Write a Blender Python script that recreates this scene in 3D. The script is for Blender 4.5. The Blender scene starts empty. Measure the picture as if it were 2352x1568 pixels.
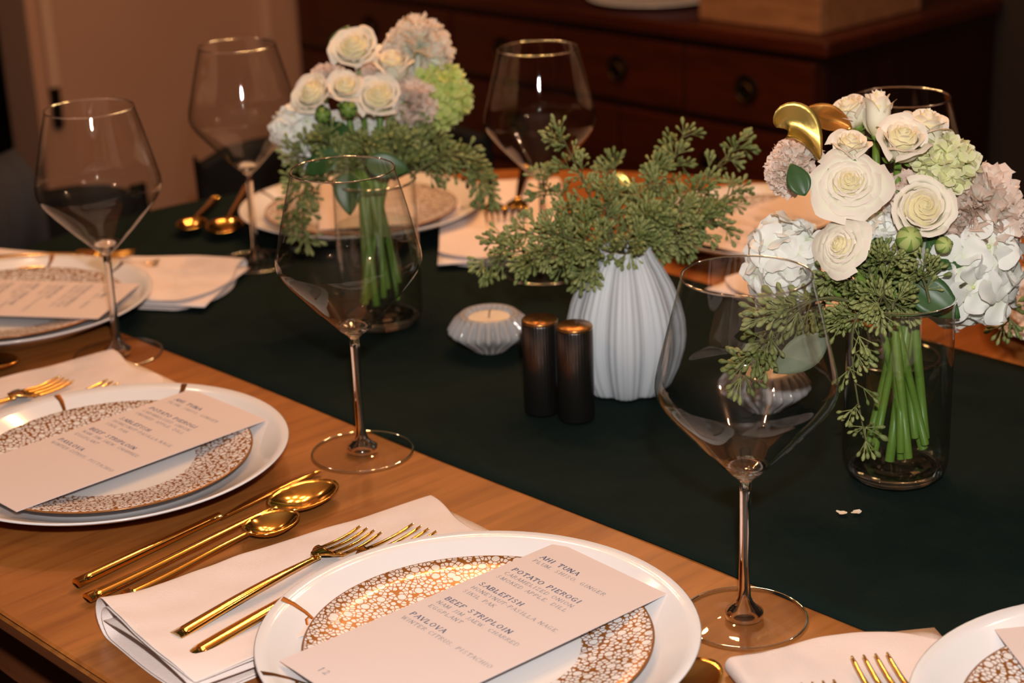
import bpy, math, random
import numpy as np
from mathutils import Matrix, Vector, noise

random.seed(7)
rng = np.random.RandomState(7)
PI = math.pi
SC = bpy.context.scene
COL = SC.collection
TZ = 0.75                      # height of the table top

# ------------------------------------------------------------------ camera
cam_d = bpy.data.cameras.new('camera')
cam_d.sensor_width = 36.0
cam_d.lens = 63.508
cam_d.clip_start = 0.02
cam_o = bpy.data.objects.new('camera', cam_d)
COL.objects.link(cam_o)
R3 = Matrix(((0.694009, -0.222404, 0.684754), (0.719005, 0.263249, -0.64322), (-0.037206, 0.938742, 0.342607)))
cam_o.matrix_world = Matrix.Translation((0, 0, TZ + 0.57711)) @ R3.to_4x4()
cam_d.dof.use_dof = True
cam_d.dof.focus_distance = 1.24
cam_d.dof.aperture_fstop = 7.0
SC.camera = cam_o

# ------------------------------------------------------------------ world, lamps, exposure
w_ = bpy.data.worlds.new('world')
SC.world = w_
w_.use_nodes = True
w_.node_tree.nodes['Background'].inputs[0].default_value = (1.0, 0.75, 0.55, 1)
w_.node_tree.nodes['Background'].inputs[1].default_value = 0.05

def lamp(name, loc, energy, color, radius):
    l = bpy.data.lights.new(name, 'POINT')
    l.energy = energy
    l.color = color
    l.shadow_soft_size = radius
    o = bpy.data.objects.new(name, l)
    o.location = loc
    COL.objects.link(o)
    return o

lamp('camera_flash', (0.01, 0.03, 1.47), 58.0, (1.0, 0.97, 0.915), 0.020)
WARM = (1.0, 0.50, 0.19)
for k in range(8):             # pendant lamp hanging over the middle of the table, above the frame
    a = 2 * PI * k / 8 + 0.3
    lamp('pendant_bulb', (-1.55 + 0.30 * math.cos(a), 1.48 + 0.24 * math.sin(a), 1.74 + 0.06 * (k % 2)), 4.4, WARM, 0.018)
for x, y in ((-2.6, 1.2), (-1.9, 2.2), (-0.4, 2.2), (0.6, 0.8), (-1.0, -0.4)):   # recessed ceiling spots
    lamp('ceiling_spot', (x, y, 2.42), 6.0, (1.0, 0.60, 0.38), 0.03)

SC.view_settings.view_transform = 'Standard'
SC.view_settings.look = 'None'
SC.view_settings.gamma = 1.0
SC.view_settings.use_curve_mapping = False
SC.view_settings.exposure = 0.0
SC.cycles.max_bounces = 24
SC.cycles.transparent_max_bounces = 48
SC.cycles.transmission_bounces = 16
SC.cycles.glossy_bounces = 5
SC.cycles.diffuse_bounces = 3
SC.cycles.caustics_reflective = False
SC.cycles.caustics_refractive = False
SC.cycles.sample_clamp_indirect = 6.0

# ------------------------------------------------------------------ materials
def srgb(r, g, b):
    f = lambda c: (c / 255 / 12.92) if c / 255 <= 0.04045 else ((c / 255 + 0.055) / 1.055) ** 2.4
    return (f(r), f(g), f(b), 1)

class NT:
    def __init__(s, name):
        s.m = bpy.data.materials.new(name)
        s.m.use_nodes = True
        s.t = s.m.node_tree
        s.n = s.t.nodes
        s.b = s.n['Principled BSDF']
        s.out = s.n['Material Output']
    def add(s, typ, **kw):
        nd = s.n.new(typ)
        for k, v in kw.items():
            if k.startswith('i_'):
                key = k[2:]
                nd.inputs[int(key) if key.isdigit() else key.replace('_', ' ')].default_value = v
            else:
                setattr(nd, k, v)
        return nd
    def link(s, a, b):
        s.t.links.new(a, b)

def princ(name, col, rough=0.5, metal=0.0, spec=0.5, noise_amt=0.0, noise_scale=40, bump=0.0, bump_scale=200, coat=0.0, trans=0.0, ior=1.45, col2=None, stretch=None, sheen=0.0, sss=0.0, detail=3):
    t = NT(name)
    b = t.b
    b.inputs['Base Color'].default_value = col
    b.inputs['Roughness'].default_value = rough
    b.inputs['Metallic'].default_value = metal
    b.inputs['IOR'].default_value = ior
    b.inputs['Specular IOR Level'].default_value = spec
    b.inputs['Coat Weight'].default_value = coat
    b.inputs['Coat Roughness'].default_value = 0.06
    b.inputs['Transmission Weight'].default_value = trans
    b.inputs['Sheen Weight'].default_value = sheen
    if sss:
        b.inputs['Subsurface Weight'].default_value = sss
        b.inputs['Subsurface Scale'].default_value = 0.004
        b.inputs['Subsurface Radius'].default_value = (1.0, 0.8, 0.5)
    tc = t.add('ShaderNodeTexCoord')
    src = tc.outputs['Object']
    if stretch:
        mp = t.add('ShaderNodeMapping')
        mp.inputs['Scale'].default_value = stretch
        t.link(src, mp.inputs['Vector'])
        src = mp.outputs['Vector']
    if col2 is not None:
        nz = t.add('ShaderNodeTexNoise')
        nz.inputs['Scale'].default_value = noise_scale
        nz.inputs['Detail'].default_value = detail
        t.link(src, nz.inputs['Vector'])
        rp = t.add('ShaderNodeValToRGB')
        rp.color_ramp.elements[0].position = 0.5 - 0.25 * (1 - noise_amt)
        rp.color_ramp.elements[1].position = 0.5 + 0.25 * (1 - noise_amt)
        rp.color_ramp.elements[0].color = col
        rp.color_ramp.elements[1].color = col2
        t.link(nz.outputs['Fac'], rp.inputs['Fac'])
        t.link(rp.outputs['Color'], b.inputs['Base Color'])
    if bump:
        nz2 = t.add('ShaderNodeTexNoise')
        nz2.inputs['Scale'].default_value = bump_scale
        t.link(src, nz2.inputs['Vector'])
        bp = t.add('ShaderNodeBump')
        bp.inputs['Strength'].default_value = bump
        bp.inputs['Distance'].default_value = 0.001
        t.link(nz2.outputs['Fac'], bp.inputs['Height'])
        t.link(bp.outputs['Normal'], b.inputs['Normal'])
    return t.m

def thin_glass(name, tint=(1, 1, 1, 1), f0=0.07, rough=0.035, power=5.0, gain=1.0, absorb=0.0):
    """single-walled clear glass: straight-through transmission + mirror reflection growing to the edges"""
    t = NT(name)
    t.n.remove(t.b)
    lw = t.add('ShaderNodeLayerWeight')
    lw.inputs['Blend'].default_value = 0.5
    p = t.add('ShaderNodeMath', operation='POWER')
    t.link(lw.outputs['Facing'], p.inputs[0])
    p.inputs[1].default_value = power
    m = t.add('ShaderNodeMath', operation='MULTIPLY_ADD')
    t.link(p.outputs[0], m.inputs[0])
    m.inputs[1].default_value = gain * (1 - f0)
    m.inputs[2].default_value = f0
    m.use_clamp = True
    tr = t.add('ShaderNodeBsdfTransparent')
    tr.inputs[0].default_value = tint
    if absorb:
        mixc = t.add('ShaderNodeMix', data_type='RGBA')
        mixc.inputs['A'].default_value = tint
        mixc.inputs['B'].default_value = tuple(c * (1 - absorb) for c in tint[:3]) + (1,)
        p2 = t.add('ShaderNodeMath', operation='POWER')
        t.link(lw.outputs['Facing'], p2.inputs[0])
        p2.inputs[1].default_value = 3.5
        t.link(p2.outputs[0], mixc.inputs['Factor'])
        t.link(mixc.outputs['Result'], tr.inputs[0])
    gl = t.add('ShaderNodeBsdfGlossy')
    gl.inputs['Roughness'].default_value = rough
    mx = t.add('ShaderNodeMixShader')
    t.link(m.outputs[0], mx.inputs[0])
    t.link(tr.outputs[0], mx.inputs[1])
    t.link(gl.outputs[0], mx.inputs[2])
    t.link(mx.outputs[0], t.out.inputs[0])
    return t.m

def wood(name, c1, c2, c3, axis='Y', rough=0.32, scale=1.0, spec=0.5):
    t = NT(name)
    b = t.b
    tc = t.add('ShaderNodeTexCoord')
    mp = t.add('ShaderNodeMapping')
    s = {'X': (1.2, 14, 14), 'Y': (14, 1.2, 14), 'Z': (14, 14, 1.2)}[axis]
    mp.inputs['Scale'].default_value = tuple(v * scale for v in s)
    t.link(tc.outputs['Object'], mp.inputs['Vector'])
    n1 = t.add('ShaderNodeTexNoise')
    n1.inputs['Scale'].default_value = 1.6
    n1.inputs['Detail'].default_value = 6
    n1.inputs['Distortion'].default_value = 0.6
    t.link(mp.outputs[0], n1.inputs['Vector'])
    n2 = t.add('ShaderNodeTexNoise')
    n2.inputs['Scale'].default_value = 9
    n2.inputs['Detail'].default_value = 4
    t.link(mp.outputs[0], n2.inputs['Vector'])
    r1 = t.add('ShaderNodeValToRGB')
    e = r1.color_ramp.elements
    e[0].position = 0.32; e[0].color = c1
    e[1].position = 0.68; e[1].color = c2
    t.link(n1.outputs['Fac'], r1.inputs['Fac'])
    r2 = t.add('ShaderNodeValToRGB')
    r2.color_ramp.elements[0].position = 0.45
    r2.color_ramp.elements[1].position = 0.75
    r2.color_ramp.elements[0].color = (0, 0, 0, 1)
    r2.color_ramp.elements[1].color = (0.7, 0.7, 0.7, 1)
    t.link(n2.outputs['Fac'], r2.inputs['Fac'])
    mx = t.add('ShaderNodeMix', data_type='RGBA')
    t.link(r2.outputs[0], mx.inputs['Factor'])
    t.link(r1.outputs[0], mx.inputs['A'])
    mx.inputs['B'].default_value = c3
    t.link(mx.outputs['Result'], b.inputs['Base Color'])
    b.inputs['Roughness'].default_value = rough
    b.inputs['Specular IOR Level'].default_value = spec
    bp = t.add('ShaderNodeBump')
    bp.inputs['Strength'].default_value = 0.12
    bp.inputs['Distance'].default_value = 0.0005
    t.link(n2.outputs['Fac'], bp.inputs['Height'])
    t.link(bp.outputs[0], b.inputs['Normal'])
    return t.m

def petal_mat(name, base, mid, edge, sss=0.25, rough=0.55):
    """pigment runs along the petal (UV.y): base near the heart, edge at the lip"""
    t = NT(name)
    uv = t.add('ShaderNodeUVMap')
    sp = t.add('ShaderNodeSeparateXYZ')
    t.link(uv.outputs[0], sp.inputs[0])
    nz = t.add('ShaderNodeTexNoise')
    nz.inputs['Scale'].default_value = 6
    t.link(uv.outputs[0], nz.inputs['Vector'])
    ad = t.add('ShaderNodeMath', operation='MULTIPLY_ADD')
    t.link(nz.outputs['Fac'], ad.inputs[0])
    ad.inputs[1].default_value = 0.14
    t.link(sp.outputs['Y'], ad.inputs[2])
    r = t.add('ShaderNodeValToRGB')
    e = r.color_ramp.elements
    e[0].position = 0.05; e[0].color = base
    e[1].position = 1.08; e[1].color = edge
    m = r.color_ramp.elements.new(0.5); m.color = mid
    m2 = r.color_ramp.elements.new(0.9); m2.color = mid
    e = r.color_ramp.elements
    e[-1].position = 1.0
    t.link(ad.outputs[0], r.inputs['Fac'])
    t.link(r.outputs[0], t.b.inputs['Base Color'])
    t.b.inputs['Roughness'].default_value = rough
    t.b.inputs['Specular IOR Level'].default_value = 0.25
    tr = t.add('ShaderNodeBsdfTranslucent')
    t.link(r.outputs[0], tr.inputs[0])
    mx = t.add('ShaderNodeMixShader')
    mx.inputs[0].default_value = sss
    t.link(t.b.outputs[0], mx.inputs[1])
    t.link(tr.outputs[0], mx.inputs[2])
    t.link(mx.outputs[0], t.out.inputs[0])
    return t.m

def pebble_mat(name):
    """white porcelain with a band of gold net around white pebbles"""
    t = NT(name)
    tc = t.add('ShaderNodeTexCoord')
    sp = t.add('ShaderNodeSeparateXYZ')
    t.link(tc.outputs['Object'], sp.inputs[0])
    cb = t.add('ShaderNodeCombineXYZ')
    t.link(sp.outputs['X'], cb.inputs['X'])
    t.link(sp.outputs['Y'], cb.inputs['Y'])
    ln = t.add('ShaderNodeVectorMath', operation='LENGTH')
    t.link(cb.outputs[0], ln.inputs[0])
    rad = ln.outputs['Value']
    def vor(scale, th):
        f1 = t.add('ShaderNodeTexVoronoi', feature='F1', voronoi_dimensions='2D')
        f1.inputs['Scale'].default_value = scale
        f1.inputs['Randomness'].default_value = 0.95
        t.link(cb.outputs[0], f1.inputs['Vector'])
        de = t.add('ShaderNodeTexVoronoi', feature='DISTANCE_TO_EDGE', voronoi_dimensions='2D')
        de.inputs['Scale'].default_value = scale
        de.inputs['Randomness'].default_value = 0.95
        t.link(cb.outputs[0], de.inputs['Vector'])
        return f1, de
    f1, de = vor(285, 0)
    # rounded pebble: near the cell's heart and away from the cell's edge
    a = t.add('ShaderNodeMath', operation='GREATER_THAN'); a.inputs[1].default_value = 0.09
    t.link(de.outputs['Distance'], a.inputs[0])
    a2 = t.add('ShaderNodeMath', operation='LESS_THAN'); a2.inputs[1].default_value = 0.50
    t.link(f1.outputs['Distance'], a2.inputs[0])
    small = t.add('ShaderNodeMath', operation='MULTIPLY')
    t.link(a.outputs[0], small.inputs[0]); t.link(a2.outputs[0], small.inputs[1])
    # a few big pebbles
    b1 = t.add('ShaderNodeTexVoronoi', feature='F1', voronoi_dimensions='2D')
    b1.inputs['Scale'].default_value = 68
    b1.inputs['Randomness'].default_value = 0.9
    t.link(cb.outputs[0], b1.inputs['Vector'])
    big = t.add('ShaderNodeMath', operation='LESS_THAN'); big.inputs[1].default_value = 0.19
    t.link(b1.outputs['Distance'], big.inputs[0])
    ring = t.add('ShaderNodeMath', operation='GREATER_THAN'); ring.inputs[1].default_value = 0.235
    t.link(b1.outputs['Distance'], ring.inputs[0])
    sm2 = t.add('ShaderNodeMath', operation='MULTIPLY')
    t.link(small.outputs[0], sm2.inputs[0]); t.link(ring.outputs[0], sm2.inputs[1])
    white = t.add('ShaderNodeMath', operation='MAXIMUM')
    t.link(sm2.outputs[0], white.inputs[0]); t.link(big.outputs[0], white.inputs[1])
    inb = t.add('ShaderNodeMath', operation='GREATER_THAN'); inb.inputs[1].default_value = 0.0640
    t.link(rad, inb.inputs[0])
    gold = t.add('ShaderNodeMath', operation='SUBTRACT'); gold.inputs[0].default_value = 1.0
    t.link(white.outputs[0], gold.inputs[1])
    outr = t.add('ShaderNodeMath', operation='GREATER_THAN'); outr.inputs[1].default_value = 0.1083
    t.link(rad, outr.inputs[0])
    g2 = t.add('ShaderNodeMath', operation='MAXIMUM')
    t.link(gold.outputs[0], g2.inputs[0]); t.link(outr.outputs[0], g2.inputs[1])
    fac = t.add('ShaderNodeMath', operation='MULTIPLY')
    t.link(g2.outputs[0], fac.inputs[0]); t.link(inb.outputs[0], fac.inputs[1])
    mx = t.add('ShaderNodeMix', data_type='RGBA')
    t.link(fac.outputs[0], mx.inputs['Factor'])
    mx.inputs['A'].default_value = srgb(236, 234, 236)
    mx.inputs['B'].default_value = srgb(158, 98, 42)
    t.link(mx.outputs['Result'], t.b.inputs['Base Color'])
    mm = t.add('ShaderNodeMath', operation='MULTIPLY'); mm.inputs[1].default_value = 0.25
    t.link(fac.outputs[0], mm.inputs[0])
    t.link(mm.outputs[0], t.b.inputs['Metallic'])
    t.b.inputs['Roughness'].default_value = 0.20
    t.b.inputs['Coat Weight'].default_value = 0.1
    bp = t.add('ShaderNodeBump')
    bp.inputs['Strength'].default_value = 0.25
    bp.inputs['Distance'].default_value = 0.0006
    t.link(fac.outputs[0], bp.inputs['Height'])
    t.link(bp.outputs[0], t.b.inputs['Normal'])
    return t.m

MAT = {}
def build_materials():
    M = MAT
    M['table'] = wood('oiled_oak', srgb(150, 88, 38), srgb(176, 110, 54), srgb(124, 68, 30), 'Y', 0.36)
    M['table_edge'] = wood('oak_edge', srgb(120, 66, 36), srgb(138, 78, 46), srgb(96, 50, 28), 'X', 0.4)
    M['runner'] = princ('dark_green_linen', srgb(11, 25, 22), 0.9, col2=srgb(16, 30, 27), noise_scale=30, bump=0.5, bump_scale=900, spec=0.15)
    M['mahogany'] = wood('mahogany', srgb(62, 24, 11), srgb(74, 28, 12), srgb(40, 14, 7), 'X', 0.32)
    M['mahogany_side'] = wood('mahogany_side', srgb(40, 16, 9), srgb(48, 18, 9), srgb(28, 10, 6), 'Z', 0.4)
    M['crate'] = wood('limed_ash', srgb(140, 92, 58), srgb(166, 114, 76), srgb(96, 60, 36), 'X', 0.6, 2.2)
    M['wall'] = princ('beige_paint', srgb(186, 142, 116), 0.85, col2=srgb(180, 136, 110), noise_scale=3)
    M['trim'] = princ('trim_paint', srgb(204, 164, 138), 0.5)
    M['wall_dark'] = princ('dark_brown_paint', srgb(40, 30, 26), 0.9)  # even dark brown for the walls around the beige one
    M['ceil'] = princ('ceiling_paint', srgb(150, 134, 120), 0.9)
    M['floor'] = wood('dark_floorboards', srgb(40, 24, 16), srgb(56, 34, 22), srgb(24, 14, 9), 'X', 0.45, 0.6)
    M['black'] = princ('black_leather', srgb(17, 17, 19), 0.7, bump=0.2, bump_scale=300, spec=0.2)
    M['grey_cloth'] = princ('dark_grey_cloth', srgb(50, 50, 56), 0.9)
    M['iron'] = princ('blackened_iron', srgb(30, 27, 25), 0.45, 0.8)
    M['brass_old'] = princ('old_brass', srgb(96, 70, 36), 0.4, 0.9)
    M['linen'] = princ('blush_linen', srgb(242, 226, 222), 0.92, col2=srgb(238, 220, 214), noise_scale=22, bump=0.35, bump_scale=900, spec=0.12, sheen=0.1)
    M['china'] = princ('white_porcelain', srgb(240, 238, 242), 0.12, coat=0.4)
    M['pebble'] = pebble_mat('gold_pebbled_porcelain')
    M['gold'] = princ('polished_gold', (0.93, 0.56, 0.16, 1), 0.13, 1.0)
    M['gold_line'] = princ('gilt_line', srgb(124, 78, 34), 0.3, 0.7)
    M['gold_leaf'] = princ('gilded_leaf', (0.50, 0.34, 0.09, 1), 0.36, 0.9, bump=0.4, bump_scale=90)
    M['copper_leaf'] = princ('copper_leaf', (0.75, 0.34, 0.08, 1), 0.35, 0.9, bump=0.4, bump_scale=90)
    M['card'] = princ('blush_card', srgb(228, 212, 210), 0.8, spec=0.2)
    M['ink'] = princ('navy_ink', srgb(84, 96, 132), 0.8)
    M['ink2'] = princ('slate_ink', srgb(136, 138, 154), 0.8)
    M['bowl'] = thin_glass('clear_bowl_glass', (0.99, 0.99, 0.99, 1), 0.055, 0.012, 4.2, 1.0, 0.40)
    M['foot_glass'] = thin_glass('clear_foot_glass', (0.985, 0.985, 0.985, 1), 0.03, 0.02, 5.0, 0.35, 0.15)
    M['jarglass'] = thin_glass('clear_jar_glass', (0.96, 0.975, 0.97, 1), 0.06, 0.015, 4.0, 0.6, 0.5)
    M['solid_glass'] = princ('solid_clear_glass', (1, 1, 1, 1), 0.0, trans=1.0, ior=1.5)
    M['water'] = thin_glass('water', (0.93, 0.97, 0.95, 1), 0.03, 0.03, 4.0, 0.5)
    M['votive'] = princ('ribbed_votive_glass', srgb(240, 234, 234), 0.08, trans=0.52, ior=1.45)
    M['wax'] = princ('cream_wax', srgb(246, 226, 204), 0.5, sss=0.2)
    M['wick'] = princ('wick', srgb(60, 50, 40), 0.9)
    M['ceramic'] = princ('matte_white_ceramic', srgb(206, 210, 216), 0.5, col2=srgb(200, 204, 212), noise_scale=12)
    M['gunmetal'] = princ('gunmetal', srgb(104, 98, 94), 0.24, 0.95)
    M['brass'] = princ('brushed_brass', srgb(176, 122, 70), 0.3, 0.9)
    M['rose'] = petal_mat('cream_rose_petal', srgb(240, 232, 178), srgb(252, 245, 222), srgb(250, 236, 220), 0.15)
    M['rose_green'] = petal_mat('greenish_rose_petal', srgb(170, 196, 110), srgb(232, 238, 206), srgb(244, 234, 216), 0.22)
    M['rose_heart'] = petal_mat('rose_heart_petal', srgb(248, 234, 184), srgb(252, 243, 208), srgb(252, 243, 220), 0.15)
    M['carnation'] = petal_mat('blush_carnation_petal', srgb(252, 246, 226), srgb(253, 244, 232), srgb(246, 224, 210), 0.28)
    M['carn_cream'] = petal_mat('cream_carnation_petal', srgb(238, 240, 204), srgb(252, 250, 234), srgb(244, 226, 208), 0.28)
    M['hydr'] = petal_mat('white_hydrangea_petal', srgb(230, 236, 206), srgb(246, 246, 240), srgb(246, 243, 238), 0.15)
    M['hydr_green'] = petal_mat('lime_hydrangea_petal', srgb(150, 178, 70), srgb(206, 218, 128), srgb(226, 228, 160), 0.2)
    M['hydr_pale'] = petal_mat('pale_lime_hydrangea_petal', srgb(196, 208, 126), srgb(232, 232, 180), srgb(240, 234, 204), 0.2)
    M['eye'] = princ('floret_eye', srgb(206, 218, 150), 0.6)
    M['leaf'] = princ('dark_leaf', srgb(44, 74, 38), 0.4, col2=srgb(60, 96, 48), noise_scale=60)
    M['leaf_pale'] = princ('grey_green_leaf', srgb(118, 128, 104), 0.55, col2=srgb(132, 142, 116), noise_scale=60)
    M['sepal'] = princ('fresh_green', srgb(104, 134, 58), 0.45, col2=srgb(132, 160, 76), noise_scale=120)
    M['stem'] = princ('flower_stem', srgb(92, 122, 44), 0.4, col2=srgb(118, 146, 60), noise_scale=50)
    M['stem_dark'] = princ('brown_green_stem', srgb(92, 92, 56), 0.55)
    M['seed'] = princ('eucalyptus_seed', srgb(130, 138, 80), 0.5, col2=srgb(156, 160, 102), noise_scale=70)
    M['seed_dark'] = princ('eucalyptus_seed_deep', srgb(104, 116, 62), 0.5, col2=srgb(126, 136, 78), noise_scale=70)
build_materials()

# ------------------------------------------------------------------ mesh helpers
class MB:
    """collects vertices and faces for ONE mesh"""
    def __init__(s):
        s.v = []; s.f = []; s.uv = {}
    def add(s, vs, fs, uvs=None):
        o = len(s.v)
        s.v += [tuple(float(c) for c in p) for p in vs]
        for f in fs:
            s.f.append(tuple(i + o for i in f))
        if uvs is not None:
            for i, u in enumerate(uvs):
                s.uv[o + i] = u
    def grid(s, P, uv=None, close_u=False):
        n, m = len(P), len(P[0])
        vs = [p for r in P for p in r]
        fs = []
        for i in range(n - 1):
            for j in range(m - (0 if close_u else 1)):
                j2 = (j + 1) % m
                fs.append((i * m + j, i * m + j2, (i + 1) * m + j2, (i + 1) * m + j))
        s.add(vs, fs, [u for r in uv for u in r] if uv else None)
    def box(s, x0, x1, y0, y1, z0, z1):
        vs = [(x0, y0, z0), (x1, y0, z0), (x1, y1, z0), (x0, y1, z0), (x0, y0, z1), (x1, y0, z1), (x1, y1, z1), (x0, y1, z1)]
        s.add(vs, [(0, 3, 2, 1), (4, 5, 6, 7), (0, 1, 5, 4), (1, 2, 6, 5), (2, 3, 7, 6), (3, 0, 4, 7)])
    def lathe(s, prof, n=48, mod=None, cap0=False, cap1=False):
        P = []
        for r, z in prof:
            row = []
            for k in range(n):
                a = 2 * PI * k / n
                rr = r * (mod(a, z) if mod else 1)
                row.append((rr * math.cos(a), rr * math.sin(a), z))
            P.append(row)
        o = len(s.v)
        s.grid(P, close_u=True)
        if cap0: s.f.append(tuple(o + k for k in range(n))[::-1])
        if cap1: s.f.append(tuple(o + (len(prof) - 1) * n + k for k in range(n)))
    def tube(s, pts, rad, n=8, cap=True, flat=None):
        pts = [Vector(p) for p in pts]
        if not hasattr(rad, '__len__'): rad = [rad] * len(pts)
        up = Vector((0, 0, 1))
        o = len(s.v)
        rows = []
        pa = None
        for i, p in enumerate(pts):
            t = (pts[min(i + 1, len(pts) - 1)] - pts[max(i - 1, 0)]).normalized()
            if pa is None:
                a = t.cross(up)
                if a.length < 1e-3: a = t.cross(Vector((1, 0, 0)))
            else:
                a = pa - t * pa.dot(t)
            a.normalize(); pa = a
            b = a.cross(t).normalized()
            r = rad[i]
            rx, ry = (r if hasattr(r, '__len__') else (r, r))
            rows.append([tuple(p + a * (rx * math.cos(2 * PI * k / n)) + b * (ry * math.sin(2 * PI * k / n))) for k in range(n)])
        s.grid(rows, close_u=True)
        if cap:
            s.f.append(tuple(o + k for k in range(n)))
            s.f.append(tuple(o + (len(pts) - 1) * n + k for k in range(n))[::-1])
    def build(s, name, mat, parent=None, smooth=True, mesh_only=False):
        me = bpy.data.meshes.new(name)
        me.from_pydata(s.v, [], s.f)
        if s.uv:
            ul = me.uv_layers.new(name='UVMap')
            li = np.zeros(len(me.loops), dtype=np.int32)
            me.loops.foreach_get('vertex_index', li)
            arr = np.zeros((len(s.v), 2), dtype=np.float32)
            for i, u in s.uv.items(): arr[i] = u
            ul.data.foreach_set('uv', arr[li].ravel())
        me.materials.append(MAT[mat] if isinstance(mat, str) else mat)
        if smooth:
            me.polygons.foreach_set('use_smooth', [True] * len(me.polygons))
        me.update()
        if mesh_only: return me
        return put(name, me, parent)

def put(name, me, parent=None, loc=None, mat4=None):
    o = bpy.data.objects.new(name, me)
    COL.objects.link(o)
    if parent is not None: o.parent = parent
    if mat4 is not None: o.matrix_basis = mat4
    if loc is not None: o.location = loc
    return o

def bevel(o, w, seg=2):
    m = o.modifiers.new('bevel', 'BEVEL')
    m.width = w; m.segments = seg; m.limit_method = 'ANGLE'
    return o

def tag(o, label=None, cat=None, group=None, kind=None):
    if label: o['label'] = label
    if cat: o['category'] = cat
    if group: o['group'] = group
    if kind: o['kind'] = kind
    return o

def empty(name, loc=(0, 0, 0), rz=0.0, label=None, cat=None, group=None, mat4=None):
    o = bpy.data.objects.new(name, None)
    o.empty_display_size = 0.02
    COL.objects.link(o)
    if mat4 is not None: o.matrix_basis = mat4
    else:
        o.location = loc; o.rotation_euler = (0, 0, rz)
    return tag(o, label, cat, group)

def copy_tree(o, parent=None, label=None, loc=None, rz=None):
    c = o.copy()
    COL.objects.link(c)
    if parent is not None: c.parent = parent
    for ch in [x for x in o.children]:
        copy_tree(ch, c)
    if label: c['label'] = label
    if loc is not None: c.location = loc
    if rz is not None: c.rotation_euler = (0, 0, rz)
    return c

def frame(pos, d, spin=0.0):
    z = Vector(d).normalized()
    q = z.to_track_quat('Z', 'Y').to_matrix().to_4x4()
    return Matrix.Translation(pos) @ q @ Matrix.Rotation(spin, 4, 'Z')

def struct(name, mb, mat, smooth=False):
    return tag(mb.build(name, mat, None, smooth), kind='structure')

# ------------------------------------------------------------------ the room
b = MB(); b.box(-6.2, 3.0, -2.2, 3.2, -0.05, 0.0); struct('floor', b, 'floor')
b = MB(); b.box(-6.2, 3.0, -2.2, 3.2, 2.5, 2.55); struct('ceiling', b, 'ceil')
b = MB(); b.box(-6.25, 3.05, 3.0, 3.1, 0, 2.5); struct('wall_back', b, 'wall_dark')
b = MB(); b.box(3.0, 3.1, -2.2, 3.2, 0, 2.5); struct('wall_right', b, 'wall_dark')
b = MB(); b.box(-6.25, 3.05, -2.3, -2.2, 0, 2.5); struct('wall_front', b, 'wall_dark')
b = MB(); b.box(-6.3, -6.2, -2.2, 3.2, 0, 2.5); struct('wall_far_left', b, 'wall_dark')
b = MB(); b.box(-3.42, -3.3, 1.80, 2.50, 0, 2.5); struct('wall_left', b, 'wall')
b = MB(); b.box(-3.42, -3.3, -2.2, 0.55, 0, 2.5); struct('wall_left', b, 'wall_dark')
b = MB(); b.box(-3.3, -3.285, 1.826, 1.850, 0.585, 2.5); struct('trim_1', b, 'trim')
b = MB(); b.box(-3.3, -3.285, 2.362, 2.388, 0.60, 2.5); struct('trim_2', b, 'trim')
b = MB(); b.box(-3.3, -3.288, 1.829, 1.848, 0.50, 0.585); struct('trim_3', b, 'iron')
b = MB(); b.box(-3.3, -3.28, 2.470, 2.50, 0.0, 2.5); struct('trim_4', b, 'trim')
b = MB(); b.box(-3.3, -3.285, 1.80, 2.47, 0.0, 0.10); struct('baseboard_left', b, 'trim')

# ------------------------------------------------------------------ dining table
TX0, TX1, TYC, TA, TB = -1.15, -0.80, 1.09, 0.665, 0.602
def table_outline(grow=0.0, n=40):
    p = []
    for k in range(n + 1):
        a = PI / 2 + PI * k / n
        p.append((TX0 + (TA + grow) * math.cos(a), TYC + (TB + grow) * math.sin(a)))
    for k in range(n + 1):
        a = -PI / 2 + PI * k / n
        p.append((TX1 + (TA + grow) * math.cos(a), TYC + (TB + grow) * math.sin(a)))
    return p
def slab(name, prof, mat, parent):
    """prof: list of (grow, z)"""
    m = MB()
    rows = [[(x, y, z) for x, y in table_outline(g)] for g, z in prof]
    m.grid(rows, close_u=True)
    n = len(rows[0])
    m.f.append(tuple(range(n)))
    m.f.append(tuple((len(prof) - 1) * n + k for k in range(n))[::-1])
    return m.build(name, mat, parent, smooth=False)
tbl = empty('dining_table', (0, 0, 0), 0, 'oiled oak dining table with rounded ends under all the place settings', 'table')
top = slab('tabletop', [(-0.004, TZ - 0.004), (-0.0008, TZ - 0.0012), (-0.003, TZ), ][::-1] + [(0.0, TZ - 0.005)], 'table', tbl)
m = MB()
ol = table_outline(-0.003)
m2 = MB()
rows = [[(x, y, z) for x, y in table_outline(g)] for g, z in [(0.0, TZ - 0.0052), (-0.001, TZ - 0.014), (-0.010, TZ - 0.026), (-0.03, TZ - 0.034), (-0.06, TZ - 0.034)]]
m2.grid(rows, close_u=True)
m2.build('edge_moulding', 'table_edge', tbl, smooth=False)
m2 = MB()
rows = [[(x, y, z) for x, y in table_outline(g)] for g, z in [(-0.055, TZ - 0.032), (-0.050, TZ - 0.040), (-0.050, TZ - 0.047), (-0.055, TZ - 0.047), (-0.055, TZ - 0.12), (-0.075, TZ - 0.12), (-0.075, TZ - 0.03)]]
m2.grid(rows, close_u=True)
m2.build('apron', 'table_edge', tbl, smooth=False)
for sx in (-1.50, -0.45):
    for sy in (0.78, 1.40):
        m = MB()
        m.lathe([(0.035, 0.0), (0.035, 0.02), (0.022, 0.05), (0.030, 0.30), (0.034, 0.50), (0.026, 0.56), (0.04, 0.60), (0.04, TZ - 0.031)], 20, cap0=True, cap1=True)
        o = m.build('leg', 'table_edge', tbl); o.location = (sx, sy, 0)

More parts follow.
